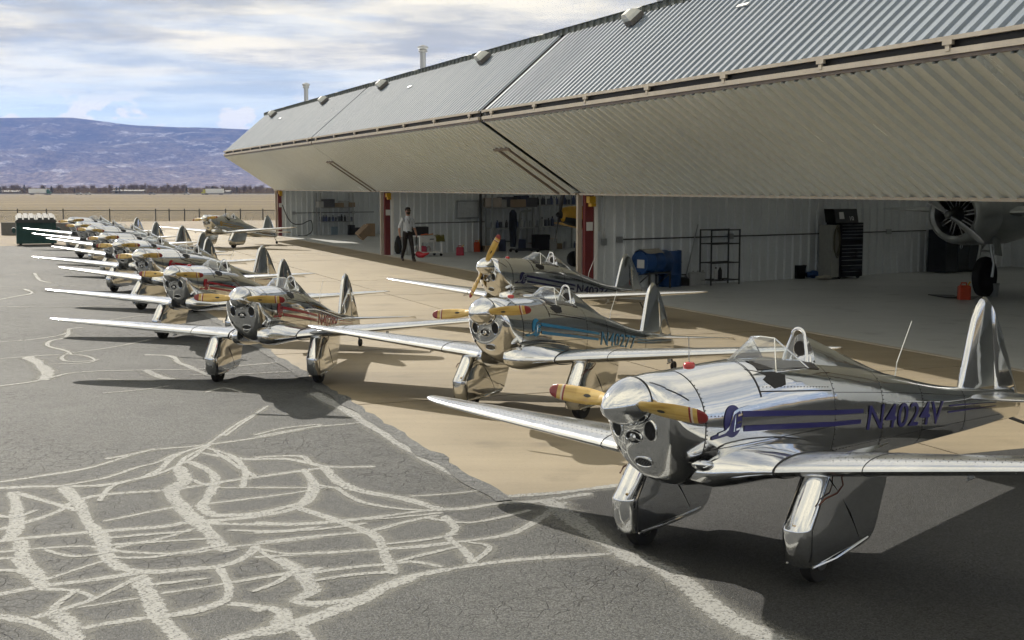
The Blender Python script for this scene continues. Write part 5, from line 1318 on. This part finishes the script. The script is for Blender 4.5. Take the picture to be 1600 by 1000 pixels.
p2 = G(818, 394, .012); t = thing('engine_hoist', 'wheeled engine stand with dark coveralls hung on it', 'engine stand', tuple(p2), HROT)
q = MB(); q.bar((-.4, -.3, .1), (.5, -.3, .1), .07); q.bar((-.4, .3, .1), (.5, .3, .1), .07); q.bar((-.3, -.33, .1), (-.3, .33, .1), .07); q.build('base', M_cond, t); q = MB(); q.bar((-.3, 0, .1), (-.1, 0, 1.5), .08); q.bar((-.1, 0, 1.5), (.3, 0, 1.55), .07); q.build('mast', pm((.30, .31, .30), .5), t)
for x in (-.4, .45):
    for y in (-.3, .3): q = MB(); q.lathe([(.02, -.02), (.055, -.02), (.055, .02), (.02, .02)], (x, y, .056), 10, 'Y'); q.build('caster', M_black, t)
q = MB(); rg = []
for z, w in ((1.58, .08), (1.45, .2), (1.1, .22), (.75, .2), (.4, .17), (.2, .14)): rg.append([Vector((-.42 + w * .6 * math.cos(a), w * 1.1 * math.sin(a) + .02 * math.sin(5 * a + z * 7), z)) for a in frange(0, 2 * math.pi, 14)[:-1]])
q.rings(rg, True, True); tag(q.build('coveralls', pm((.02, .025, .035), .9), None, 60), 'dark coveralls hanging on the engine stand', 'coveralls'); bpy.data.objects['coveralls'].location = tuple(p2); bpy.data.objects['coveralls'].rotation_euler = (0, 0, HROT)
# near bay: drums, wire rack, tool chest
BLUE = pm((.012, .06, .20), .35)
def drum_me():
    q = MB(); r_ = .29; q.lathe([(r_ * .9, .02), (r_ * .98, 0), (r_, .02), (r_, .27), (r_ * 1.035, .29), (r_, .31), (r_, .57), (r_ * 1.035, .59), (r_, .61), (r_, .86), (r_ * .98, .88), (r_ * .9, .86)], (0, 0, 0), 28); return q.mesh('drum', BLUE, 35)
dm = drum_me()
p = G(1046, 447, .012); t = thing('blue_drum', 'upright blue steel drum right of the drum lying on its stand', 'drum', tuple(p)); link('drum_body', dm, t); q = MB(); q.lathe([(.03, .86), (.03, .89)], (.15, 0, 0), 10); q.build('bung', M_steel, t)
p = G(1020, 450, .012); t = thing('blue_drum', 'blue drum lying on its side on a stand with a white label', 'drum', tuple(p), HROT - math.pi / 2 + .30); o = link('drum_body', dm, t, (0, .42, .62), (math.pi / 2, 0, 0))
q = MB(); q.box((.05, -.462, .60), (.24, .006, .20)); q.build('paper_label', M_paper, t)
q = MB(); q.lathe([(.02, 0), (.02, .06)], (0, -.52, .38), 8, 'Y'); q.bar((0, -.5, .38), (0, -.5, .32), .03); q.build('tap', M_steel, t)
p_ = p; t = thing('drum_stand', 'dark angle-iron stand carrying the lying blue drum', 'stand', tuple(p), HROT - math.pi / 2 + .30); q = MB()
for x in (-.24, .24):
    for y in (-.36, .34): q.bar((x, y, 0), (x, y, .40), .04)
    q.bar((x, -.38, .38), (x, .36, .38), .04)
for y in (-.36, .34): q.bar((-.24, y, .36), (.24, y, .36), .04); q.bar((-.24, y, .02), (.24, y, .36), .025)
q.build('frame', M_cond, t)
rg = []; q = MB()
for i in range(8):
    f = i / 7; rg.append([hp(*(lambda c: (c.x, c.y))(Vector((0, 0))) ) * 0 + p_ + Matrix.Rotation(HROT - math.pi / 2 + .30, 3, 'Z') @ Vector((-.22 + .44 * f + .02 * math.sin(j * 3 + i), -.44 + .15 * j, .62 + math.sqrt(max(.0, .31 ** 2 - (-.22 + .44 * f) ** 2)) + .012 + .01 * math.sin(i * 3 + j * 2))) for j in range(5)])
q.rings(rg, False, False); tag(q.build('rag', pm((.42, .39, .33), .95), None, 60), 'pale crumpled rag lying over the blue drum', 'rag')
pr = p_ + Matrix.Rotation(HROT, 3, 'Z') @ Vector((.2, .35, 0)); q = MB(); q.tube([pr + Vector((0, 0, 0)), pr + Vector((-.45, .1, 1.42))], .018, 6); tag(q.build('broom_handle', M_cond), 'dark stick leaning behind the lying blue drum', 'stick')
pr = G(1068, 446, .012); q = MB(); q.tube([pr, pr + Vector((.37, .25, 1.5))], .016, 6); tag(q.build('broom_handle', M_steel), 'grey pole leaning against the wall left of the wire rack', 'stick')
pA = G(1090, 444, .012) - HU * .35; t = thing('wire_rack', 'black four-tier wire rack against the near bay wall', 'rack', tuple(pA), HROT + math.atan(.22)); w = .95
for x in (0, w):
    for y in (-.22, .18): q = MB(); q.bar((x, y, 0), (x, y, 1.38), .03); q.build('post', M_cond, t)
for z in (.12, .55, 1.02, 1.36):
    q = MB(); q.bar((0, -.22, z), (w, -.22, z), .025, .03); q.bar((0, .18, z), (w, .18, z), .025, .03)
    for i in range(9): q.bar((i * w / 8, -.22, z), (i * w / 8, .18, z), .008)
    q.build('wire_shelf', M_cond, t)
RK = lambda x, y, z: pA + Matrix.Rotation(HROT + math.atan(.22), 3, 'Z') @ Vector((x, y, z))
for i, (x, me) in enumerate(((.32, bottle_me(.05, .30, (.55, .55, .54))), (.46, bottle_me(.05, .34, (.03, .03, .035), (.6, .6, .6))))): tag(link('spray_bottle', me, None, tuple(RK(x, -.05, .14))), ('white spray bottle on the bottom tier of the wire rack', 'black spray bottle on the bottom tier of the wire rack')[i], 'bottle')
q = MB()
jg = MB(); rbox(jg, (0, 0, 0), (.16, .13, .32), b=.02); jg.lathe([(.025, .32), (.025, .36)], (.04, 0, 0), 8); jgm = jg.mesh('jug', pm((.42, .43, .42), .4))
for i in range(3): tag(link('metal_jug', jgm, None, tuple(G(1076 + i * 7.5, 445.2 - i * .6, .012) - HU * .15), (0, 0, HROT)), ('left', 'middle', 'right')[i] + ' of three grey jugs left of the wire rack', 'jug', 'grey jugs by the wire rack')
q = MB(); rbox(q, (0, 0, 0), (.32, .25, .2), b=.03); q.tube([(-.1, 0, .2), (-.08, 0, .27), (.08, 0, .27), (.1, 0, .2)], .015, 6); o = q.build('battery_box', M_black); o.location = tuple(G(1066, 446, .012)); tag(o, 'black box with a handle between the blue drum and the jugs', 'box')
pT = G(1303, 432.5, .012) - HU * .75; t = thing('tool_chest', 'tall dark tool chest with many drawers and a pale side cabinet', 'tool chest', tuple(pT), HROT + .10 - math.pi / 2 + math.pi / 2); w, hh = .78, 1.42
q = MB(); q.box((0, .28, hh / 2 + .06), (w, .55, hh)); q.build('cabinet', pm((.012, .014, .02), .4), t)
for i, (z, h_) in enumerate(((1.40, .07), (1.32, .07), (1.24, .07), (1.15, .08), (1.05, .09), (.86, .08), (.77, .08), (.67, .09), (.57, .09), (.45, .12), (.30, .14), (.14, .14))):
    q = MB(); q.box((0, -.005, z), (w - .06, .02, h_ - .012)); dd = q.build('drawer', pm((.02, .024, .035), .35), t); q = MB(); q.box((0, -.022, z + h_ / 2 - .016), (w - .08, .018, .014)); q.build('drawer_pull', M_steel, dd)
for i in (-1, 1): q = MB(); q.lathe([(.02, -.02), (.055, -.02), (.055, .02), (.02, .02)], (i * .32, .1, .056), 10, 'Y'); q.build('caster', M_black, t)
q = MB(); q.box((-w / 2 - .14, .28, .74), (.26, .5, 1.36)); q.build('side_cabinet', pm((.36, .36, .32), .6), t)
q = MB(); q.tube([Vector((-w / 2 - .16 + .09 * math.cos(a) + .012 * k_, -.02 - .01 * k_, 1.0 + (.34 + .05 * k_) * math.sin(a))) for k_ in range(3) for a in frange(0, 2 * math.pi, 22)], .012, 6); q.build('air_hose', pm((.10, .09, .05), .6), t, 40)
TB = lambda x, y, z: pT + Matrix.Rotation(HROT + .10, 3, 'Z') @ Vector((x, y, z))
t = thing('top_box', 'black box with the numeral 10 standing on the tool chest', 'box', tuple(TB(-.12, .28, 1.48)), HROT + .10); q = MB(); q.prism([(-.42, -.25, 0), (.36, -.25, 0), (.42, -.10, .36), (-.36, -.10, .36)], (0, .4, 0)); q.build('case', pm((.012, .014, .016), .4), t)
vs_, fs_ = text_mesh('10', .13, .11, .0); q = MB(); q.add([Vector((.10 + a, -.252 + (.06 + b) * .415, .06 + b)) for a, b in vs_], fs_); q.build('numeral', M_white, t)
q = MB(); q.add([(-.26, -.252 + .1 * .415, .10), (-.09, -.252 + .1 * .415, .10), (-.07, -.252 + .28 * .415, .28), (-.22, -.252 + .28 * .415, .28)], [(0, 1, 2, 3)]); q.build('paper', M_paper, t)
p = G(1247, 435, .012); t = thing('waste_bin', 'black waste bin left of the tool chest', 'bin', tuple(p), HROT); q = MB(); q.rings([[Vector((x * k, y * k, z)) for x, y in ((-.15, -.15), (.15, -.15), (.15, .15), (-.15, .15))] for k, z in ((.85, 0), (1.0, .36), (1.06, .36), (1.06, .33))], True, True); q.build('bin_body', M_black, t)
def sack(u, v, sx, sy, sz, col, label, name='sack'):
    q = MB(); rg = []
    for i in range(9):
        a = math.pi * i / 8; r_ = math.sin(a) ** .5; rg.append([Vector((-sx * math.cos(a), sy * r_ * math.cos(b) + .02 * math.sin(3 * b + i), sz * .5 + sz * .5 * r_ * math.sin(b) * (1 + .15 * math.sin(i * 1.7)))) for b in frange(0, 2 * math.pi, 12)[:-1]])
    q.rings(rg, True, True); o = q.build(name, pm(col, .85), None, 70); o.location = tuple(G(u, v, .012)); o.rotation_euler = (0, 0, HROT); tag(o, label, 'bag')
sack(1270, 434.5, .20, .12, .2, (.012, .05, .16), 'blue bag slumped between the bin and the tool chest', 'cloth_bag'); sack(1287, 437, .22, .13, .12, (.36, .34, .28), 'pale sandbag on the floor before the tool chest', 'sandbag')
q = MB(); rbox(q, (0, 0, 0), (.52, .12, .09), b=.01); o = q.build('timber_block', pm((.03, .025, .02), .8)); o.location = tuple(G(1358, 428, .012)); o.rotation_euler = (0, 0, HROT + .2); tag(o, 'dark timber block on the floor at the foot of the near bay wall', 'block')
p = G(1468, 425, .012) - HU * .5; t = thing('steel_locker', 'dark double locker behind the big airplane wheel', 'locker', tuple(p), HROT + .2); q = MB(); q.box((.45, .3, .62), (1.5, .6, 1.2)); q.build('carcass', pm((.02, .025, .03), .5), t)
for i in range(3): q = MB(); q.box((-.05 + i * .5, -.01, .62), (.46, .03, 1.12)); q.build('door', pm((.03, .036, .04), .45), t)
bucket(1550, 463, .15, .30, (.34, .36, .37), 'grey bucket right of the big airplane wheel')
q = MB(); q.add([tuple(G(a, b, .016)) for a, b in ((1450, 461), (1480, 466), (1520, 468), (1530, 463), (1490, 462))], [(0, 1, 2, 3, 4)]); q.prism([tuple(G(a, b, .016)) for a, b in ((1450, 461), (1480, 466), (1500, 466), (1490, 462))], (0, 0, .02)); tag(q.build('drip_tray', pm((.05, .05, .05), .4)), 'flat dark drip tray on the floor left of the orange fuel can', 'tray')
# ------------------------------------------------------------------ yellow airplane, nose showing past the column
def lathe_x(q, prof, c, n=24, m=0, cap=True): q.lathe(prof, c, n, 'X', m, cap)
YEL = pm((.55, .30, .012), .35); BLKP = pm((.015, .015, .016), .3)
t = thing('yellow_airplane', 'yellow and black airplane nose showing beside the middle column', 'airplane', tuple(G(893, 420)) [:2] + (0,), 0)
t.location = (1.72, 38.0, 0.012); t.rotation_euler = (0, 0, R(205))
q = MB(); q.rings([[Vector((x, w * math.cos(a), zc + h * math.sin(a))) for a in frange(0, 2 * math.pi, 20)[:-1]] for x, w, h, zc in ((.30, .14, .14, 1.60), (.24, .22, .21, 1.60), (.05, .28, .28, 1.58), (-.5, .32, .34, 1.52), (-1.2, .36, .40, 1.45), (-2.2, .30, .33, 1.42), (-3.8, .10, .14, 1.45))], True, True); q.build('fuselage', YEL, t, 50)
q = MB(); q.rings([[Vector((x, w * math.cos(a), zc + h * math.sin(a))) for a in frange(math.pi + .25, 2 * math.pi - .25, 10)] for x, w, h, zc in ((.26, .225, .22, 1.595), (.05, .288, .288, 1.58), (-.5, .328, .348, 1.52), (-1.2, .368, .408, 1.45))], False, False); q.build('cowl_underside', BLKP, t, 50)
q = MB(); q.lathe([(.12, .30), (.10, .38), (.05, .45), (.004, .48)], (0, 0, 1.60), 16, 'X'); q.build('spinner', BLKP, t, 40)
pr = bpy.data.objects.new('propeller', None); COL.objects.link(pr); pr.parent = t; pr.location = (.36, 0, 1.60); pr.rotation_euler = (R(70), 0, 0); pr.scale = (1.3, 1.5, 1.5)
yb = blade().mesh('blade', [BLKP, BLKP, BLKP, BLKP], 40); link('blade', yb, pr); o = link('blade', yb, pr); o.rotation_euler = (math.pi, 0, 0)
for sg in (1, -1):
    q = MB(); q.rings([[Vector((p.x, p.y * sg, p.z)) for p in airfoil(-.5 - .05 * y, -1.75 + .05 * y, 1.15 + .06 * y, 1.10 + .06 * y, .13 - .03 * y, y, 10)] for y in (.2, 1.0, 1.9, 2.3)], True, True); q.build('wing', YEL, t, 45)
    q = MB(); q.tube([(-.6, sg * .5, 1.15), (-.55, sg * .75, .25)], [.05, .04], 8); q.build('gear_leg', BLKP, t, 40); q = MB(); q.lathe([(.08, -.06), (.2, -.06), (.24, -.03), (.24, .03), (.2, .06), (.08, .06)], (-.55, sg * .78, .24), 20, 'Y'); q.build('wheel', M_black, t, 40)
# ------------------------------------------------------------------ big radial-engined airplane in the near bay
OLV = sheet_metal('aged_bare_metal', (0.34, 0.36, 0.35), (0.46, 0.48, 0.47), 0.30, 0.7)
t = thing('big_airplane', 'large dull silver airplane with a radial engine, parked inside the near bay', 'airplane', (9.45, 27.3, .012), math.atan2(-.68, -.73))
AX = 1.84
q = MB(); lathe_x(q, [(.46, .10), (.52, .14), (.585, .10), (.63, -.05), (.66, -.35), (.67, -.75), (.64, -.80)], (0, 0, AX), 32, cap=False); lathe_x(q, [(.46, .10), (.47, -.1), (.55, -.6)], (0, 0, AX), 32, cap=False); q.build('cowling', OLV, t, 45)
q = MB(); lathe_x(q, [(.60, -.78), (.66, -1.1), (.66, -2.0), (.55, -3.2), (.30, -4.4), (.08, -5.2)], (0, 0, AX - .02), 28); q.build('nacelle', OLV, t, 45)
q = MB(); lathe_x(q, [(.50, -.42), (.50, -.40)], (0, 0, AX), 24); q.build('engine_bulkhead', M_dark, t)
cyl = MB(); cyl.lathe([(.07, 0)] + [(.085 if i % 2 else .07, .03 + i * .024) for i in range(11)] + [(.06, .31), (.03, .33)], (0, 0, .14), 12); cme = cyl.mesh('cylinder', pm((.10, .10, .10), .45, 1.0))
for i in range(9): o = link('engine_cylinder', cme, t, (-.18, 0, AX)); o.rotation_euler = (2 * math.pi * i / 9, 0, 0)
rod = MB(); rod.tube([(.08, .035, .12), (.02, .04, .44)], .012, 6); rod.tube([(.08, -.035, .12), (.02, -.04, .44)], .012, 6); rme = rod.mesh('pushrods', M_steel)
for i in range(9): o = link('pushrod_pair', rme, t, (-.10, 0, AX)); o.rotation_euler = (2 * math.pi * i / 9, 0, 0)
q = MB(); lathe_x(q, [(.19, -.2), (.17, -.02), (.11, .10), (.085, .26), (.085, .36), (.06, .42), (.02, .44)], (0, 0, AX), 20); q.build('gearcase', pm((.16, .165, .16), .4, 1.0), t, 40)
pr = bpy.data.objects.new('propeller', None); COL.objects.link(pr); pr.parent = t; pr.location = (.33, 0, AX)
bl = MB(); rg = []
for r_, hc, th, twd in ((.06, .05, .05, 40), (.22, .05, .045, 40), (.40, .085, .03, 34), (.8, .115, .022, 26), (1.2, .115, .016, 20), (1.55, .095, .012, 16), (1.72, .06, .008, 15), (1.77, .02, .004, 15)):
    a = R(twd); rg.append([Vector((th * math.sin(k_) * math.cos(a) + hc * math.cos(k_) * math.sin(a), r_, hc * math.cos(k_) * math.cos(a) - th * math.sin(k_) * math.sin(a))) for k_ in frange(0, 2 * math.pi, 14)[:-1]])
bl.rings(rg, True, True); ble = bl.mesh('big_blade', sheet_metal('worn_grey_blade', (.30, .31, .31), (.42, .43, .42), .35, .7), 45)
for a in (-36, 144): o = link('blade', ble, pr); o.rotation_euler = (R(a), 0, 0); o.scale = (.7, .56, .7)
for sg in (1, -1):
    q = MB(); q.rings([[Vector((p.x, p.y * sg, p.z)) for p in airfoil(-1.0 - .09 * y, -3.6 + .09 * y, AX + .02 + .02 * y, AX - .06 + .02 * y, max(.04, .34 - .13 * y), y, 12)] for y in ((.3, 1.2, 2.0, 2.5) if sg < 0 else (.3, 1.2, 2.2, 2.6))], True, True); q.build('wing', OLV, t, 45)
q = MB(); q.rings([[Vector((x, 2.55 + w * math.cos(a), AX + .15 + w * 1.1 * math.sin(a))) for a in frange(0, 2 * math.pi, 24)[:-1]] for x, w in ((.9, .06), (.7, .3), (.2, .55), (-.8, .75), (-2.5, .8), (-5.0, .62), (-8.0, .2))], True, True); q.build('fuselage', OLV, t, 45)
q = MB(); q.prism([(.30, 2.2, AX + .72), (.10, 2.2, AX + .95), (-.6, 2.2, AX + .98), (-.6, 2.2, AX + .8)], (0, .7, 0)); q.build('cockpit_glass', M_glass, t)
wx = -1.35
q = MB(); q.lathe([(.16, -.11), (.36, -.12), (.43, -.08), (.45, 0), (.43, .08), (.36, .12), (.16, .11)], (wx, 0, .45), 30, 'Y'); q.build('tyre', M_black, t, 40)
q = MB(); q.lathe([(.0, -.09), (.14, -.10), (.17, -.08), (.17, .08), (.14, .10), (.0, .09)], (wx, 0, .45), 20, 'Y', cap=False); q.build('hub', OLV, t, 40)
for sg in (-1, 1): q = MB(); q.tube([(wx, sg * .17, .45), (wx - .02, sg * .19, .75), (wx, sg * .13, 1.02), (wx, sg * .10, 1.35)], .035, 8); q.build('gear_strut', OLV, t, 40)
q = MB(); q.tube([(wx, -.13, 1.02), (wx - .5, -.1, 1.35)], .025, 6); q.tube([(wx, .13, 1.02), (wx - .5, .1, 1.35)], .025, 6); q.tube([(wx, -.13, 1.02), (wx, .13, 1.02)], .025, 6); q.build('drag_brace', M_steel, t, 40)
q = MB(); q.add([(wx + .15, .36, 1.34), (wx + .55, .42, 1.36), (wx + .62, .50, .98), (wx + .22, .48, .93)], [(0, 1, 2, 3)]); q.prism([(wx + .15, .36, 1.34), (wx + .55, .42, 1.36), (wx + .62, .50, .98), (wx + .22, .48, .93)], (0, .02, 0)); q.build('gear_door', pm((.34, .36, .35), .4, .8), t)
q = MB(); q.tube([Vector((-.45 + .045 * math.cos(a), -.1, 1.14 + .05 * math.sin(a))) for a in frange(0, 2 * math.pi, 14)], .01, 6); q.build('exhaust_ring', M_steel, t, 40)

# ------------------------------------------------------------------ dumpster by the end of the row
GRN = pm((.008, .05, .045), .5); 
pd = G(26.5, 383.5); pe = G(88.5, 382.5); wv = (pe - pd); Wd = wv.length
t = thing('dumpster', 'dark green dumpster with two grey ribbed lids left of the airplane row', 'dumpster', tuple(pd), math.atan2(wv.y, wv.x)); hd_ = 1.02
q = MB(); q.prism([(0, 0, .06), (0, 1.25, .06), (0, 1.25, hd_ + .16), (0, 0, hd_)], (Wd, 0, 0)); q.build('bin_body', GRN, t)
q = MB(); q.box((Wd / 2, -.03, hd_ - .04), (Wd + .06, .06, .08)); q.box((Wd / 2, -.02, .12), (Wd + .02, .05, .08))
q.build('rim', GRN, t)
for i in range(5): q = MB(); q.box((Wd * (i + .5) / 5, -.02, .55), (.06, .04, .78)); q.build('rib', GRN, t)
for x in (-.10, Wd + .10): q = MB(); q.box((x, .3, .62), (.10, .5, .22)); q.box((x, .3, .62), (.16, .42, .14), m=1); q.build('fork_pocket', [GRN, M_dark], t)
LID = pm((.055, .058, .06), .7)
for i in range(2):
    x0 = Wd * i / 2 + .01; w = Wd / 2 - .02; q = MB(); q.prism([(x0, -.10, hd_ + .005), (x0, 1.28, hd_ + .19), (x0, 1.28, hd_ + .23), (x0, -.10, hd_ + .05)], (w, 0, 0)); q.box((x0 + w / 2, -.10, hd_ - .02), (w, .03, .12)); l_ = q.build('lid', LID, t)
    for k_ in range(3): q = MB(); q.prism([(x0 + .06 + k_ * (w - .06) / 3, -.09, hd_ + .06), (x0 + .06 + k_ * (w - .06) / 3, 1.2, hd_ + .235), (x0 + .06 + k_ * (w - .06) / 3, 1.2, hd_ + .29), (x0 + .06 + k_ * (w - .06) / 3, -.09, hd_ + .12)], (w / 3 - .10, 0, 0)); q.build('lid_rib', LID, l_)
for x in (.15, Wd - .15): q = MB(); q.lathe([(.02, -.02), (.06, -.02), (.06, .02), (.02, .02)], (x, .15, .06), 10, 'Y'); q.build('caster', M_black, t)
pw = G(-4, 378); q = MB(); q.prism([(-3.0, 0, 0), (.9, 0, 0), (.9, 0, .62), (-3.0, 0, .66)], (0, .3, 0)); o = q.build('low_wall', pm((.13, .13, .125), .8)); o.location = (pw.x, pw.y + 8, -.02); tag(o, 'low grey block wall left of the dumpster', 'wall')

# ------------------------------------------------------------------ the walking man
def skin_body(edges, verts, rad, name):
    me = bpy.data.meshes.new('tmp'); me.from_pydata(verts, edges, []); o = bpy.data.objects.new('tmp', me); COL.objects.link(o)
    m = o.modifiers.new('Skin', 'SKIN'); m.use_smooth_shade = True
    sl = me.skin_vertices[0].data
    for i, r_ in enumerate(rad): sl[i].radius = r_ if isinstance(r_, tuple) else (r_, r_)
    sl[0].use_root = True
    s2 = o.modifiers.new('Sub', 'SUBSURF'); s2.levels = 2; s2.render_levels = 2
    bpy.context.view_layer.update(); dg = bpy.context.evaluated_depsgraph_get(); out = bpy.data.meshes.new_from_object(o.evaluated_get(dg)); out.name = name
    bpy.data.objects.remove(o); bpy.data.meshes.remove(me); return out
SKIN = pmat('skin', (.36, .20, .14), .55); SHIRT = pmat('light_grey_blue_shirt', (.58, .62, .68), .85, var=.15, vscale=14, bump=.004, bscale=9); TROU = pmat('dark_trousers', (.022, .017, .016), .85, var=.2, bump=.004, bscale=8); SHOE = pmat('brown_shoe', (.05, .035, .025), .5)
# local frame: x = forward, y = left, z = up
V = {'pel': (0, 0, .93), 'wst': (0, 0, 1.06), 'chest': (.02, 0, 1.30), 'neck': (.03, 0, 1.49), 'head0': (.04, 0, 1.58), 'head1': (.05, 0, 1.67), 'head2': (.04, 0, 1.735),
     'hipL': (0, .095, .88), 'kneL': (.16, .10, .49), 'ankL': (.24, .10, .10), 'toeL': (.40, .11, .05), 'heeL': (.20, .10, .045), 'hipR': (0, -.095, .88), 'kneR': (-.02, -.10, .48), 'ankR': (-.24, -.10, .13), 'toeR': (-.10, -.11, .045),
     'shoL': (.01, .18, 1.41), 'elbL': (-.03, .25, 1.14), 'wriL': (.10, .27, .92), 'palL': (.13, .27, .855), 'shoR': (.01, -.18, 1.41), 'elbR': (-.05, -.27, 1.14), 'wriR': (.04, -.29, .90), 'palR': (.06, -.29, .835)}
RD = {'pel': (.15, .115), 'wst': (.145, .11), 'chest': (.165, .12), 'neck': .058, 'head0': .07, 'head1': .088, 'head2': .07, 'hipL': .095, 'hipR': .095, 'kneL': .067, 'kneR': .067, 'ankL': .05, 'ankR': .05, 'toeL': .036, 'toeR': .036, 'heeL': .038, 'shoL': .068, 'shoR': .068, 'elbL': .048, 'elbR': .048, 'wriL': .032, 'wriR': .032, 'palL': .036, 'palR': .036}
ED = [('pel', 'wst'), ('wst', 'chest'), ('chest', 'neck'), ('neck', 'head0'), ('head0', 'head1'), ('head1', 'head2'), ('pel', 'hipL'), ('hipL', 'kneL'), ('kneL', 'ankL'), ('ankL', 'toeL'), ('ankL', 'heeL'), ('pel', 'hipR'), ('hipR', 'kneR'), ('kneR', 'ankR'), ('ankR', 'toeR'), ('chest', 'shoL'), ('shoL', 'elbL'), ('elbL', 'wriL'), ('wriL', 'palL'), ('chest', 'shoR'), ('shoR', 'elbR'), ('elbR', 'wriR'), ('wriR', 'palR')]
for s_, sg in (('L', 1), ('R', -1)):                        # five fingers on each hand
    p0 = Vector(V['pal' + s_])
    for fi, (ox, ln) in enumerate(((.032, .055), (.016, .07), (0, .078), (-.016, .072), (-.030, .058))):
        a = 'f%s%d' % (s_, fi)
        if fi == 0: q1 = p0 + Vector((.035, -sg * .012, -.005)); q2 = q1 + Vector((.012, -sg * .02, -.035))
        else: q1 = p0 + Vector((ox, 0, -.045)); q2 = q1 + Vector((0, -sg * .018, -ln * .6))
        V[a + 'a'] = tuple(q1); V[a + 'b'] = tuple(q2); RD[a + 'a'] = .0095; RD[a + 'b'] = .008; ED += [('pal' + s_, a + 'a'), (a + 'a', a + 'b')]
keys = list(V); ix = {k: i for i, k in enumerate(keys)}
body = skin_body([(ix[a], ix[b]) for a, b in ED], [V[k] for k in keys], [RD[k] for k in keys], 'body')
body.materials.clear()
for m in (SKIN, SHIRT, TROU, SHOE): body.materials.append(m)
for pl in body.polygons:
    c = pl.center; mi = 0
    if c.z > 1.515: mi = 0
    elif abs(c.y) > .2 and c.z < 1.12: mi = 0
    elif c.z > 1.0: mi = 1
    elif c.z > .115: mi = 2
    else: mi = 3
    if abs(c.y) > .205 and c.z < 1.12: mi = 0
    pl.material_index = mi
pp_ = G(637, 409.5)
man = thing('person', 'man in a light shirt and dark trousers walking out of the middle bay', 'person', (pp_.x, pp_.y, .0), R(-62)); man.scale = (.99, .99, .99)
link('body', body, man)
hr = MB(); rg = []
for z, w, x0 in ((1.665, .088, .015), (1.70, .098, .02), (1.745, .094, .028), (1.785, .07, .035), (1.80, .025, .04)): rg.append([Vector((x0 + w * 1.08 * math.cos(a) - (.02 if math.cos(a) > .5 else 0), w * .92 * math.sin(a), z)) for a in frange(0, 2 * math.pi, 16)[:-1]])
hr.rings(rg, True, True); hr.build('hair', pmat('dark_hair', (.018, .013, .010), .8), man, 60)
q = MB(); q.rings([[Vector((.075 + w * math.cos(a), w * 1.05 * math.sin(a), z)) for a in frange(-1.5, 1.5, 10)] for z, w in ((1.555, .035), (1.585, .062), (1.62, .068), (1.635, .066))], False, False); q.build('beard', MATS['dark_hair'], man, 60)
q = MB(); q.box((.138, .035, 1.682), (.014, .052, .034)); q.box((.138, -.035, 1.682), (.014, .052, .034)); q.box((.136, 0, 1.69), (.012, .14, .008)); q.box((.07, .086, 1.69), (.13, .006, .01)); q.box((.07, -.086, 1.69), (.13, .006, .01)); q.build('sunglasses', M_dark, man)
q = MB(); q.tube([(.128, 0, 1.685), (.150, 0, 1.648), (.132, 0, 1.638)], [.010, .014, .010], 7); q.build('nose', SKIN, man, 60)
for sg in (1, -1): q = MB(); q.lathe([(.012, -.008), (.026, 0), (.012, .008)], (.035, sg * .092, 1.662), 10, 'Y'); q.build('ear', SKIN, man, 60)
q = MB(); q.tube(catmull([Vector((.06, .07, 1.47)), Vector((.135, .03, 1.36)), Vector((.145, 0, 1.26)), Vector((.135, -.03, 1.36)), Vector((.06, -.07, 1.47))], 5), .007, 5); q.build('lanyard', M_dark, man)
q = MB(); q.rings([[Vector((.0 + .155 * math.cos(a) * .80, .155 * math.sin(a), z)) for a in frange(0, 2 * math.pi, 20)[:-1]] for z in (.985, 1.02)], True, False); q.build('belt', M_black, man, 60)
MW = lambda x, y, z: Matrix.Rotation(R(-62), 3, 'Z') @ Vector((x, y, z)) + Vector((pp_.x, pp_.y, 0))
q = MB(); rg = []
for i, (z, w) in enumerate(((.86, .03), (.80, .08), (.66, .12), (.50, .13), (.36, .11), (.28, .05))): rg.append([MW(.05 + w * .6 * math.cos(a) + .01 * math.sin(4 * a), -.31 - .04 + w * 1.2 * math.sin(a) * .8 + .012 * math.sin(3 * a + i), z) for a in frange(0, 2 * math.pi, 14)[:-1]])
q.rings(rg, True, True); tag(q.build('jacket', pm((.012, .013, .012), .9), None, 70), 'black jacket hanging from the right hand of the walking man', 'jacket')
t = thing('tow_bar', 'red scoop-shaped handle carried low by the walking man', 'tool', tuple(MW(.30, .36, .22)), R(-30)); q = MB(); q.rings([[Vector((x, w * math.cos(a), h * math.sin(a) + zc)) for a in frange(0, 2 * math.pi, 10)[:-1]] for x, w, h, zc in ((-.20, .06, .07, .04), (-.10, .09, .11, .03), (.05, .08, .08, .0), (.18, .05, .05, .05), (.28, .02, .025, .08))], True, True); q.build('scoop', pm((.45, .015, .025), .45), t, 50)
q = MB(); q.tube([(-.15, 0, .10), (-.2, -.02, .35), (-.16, -.06, .62)], .012, 6); q.build('cord', M_dark, t)
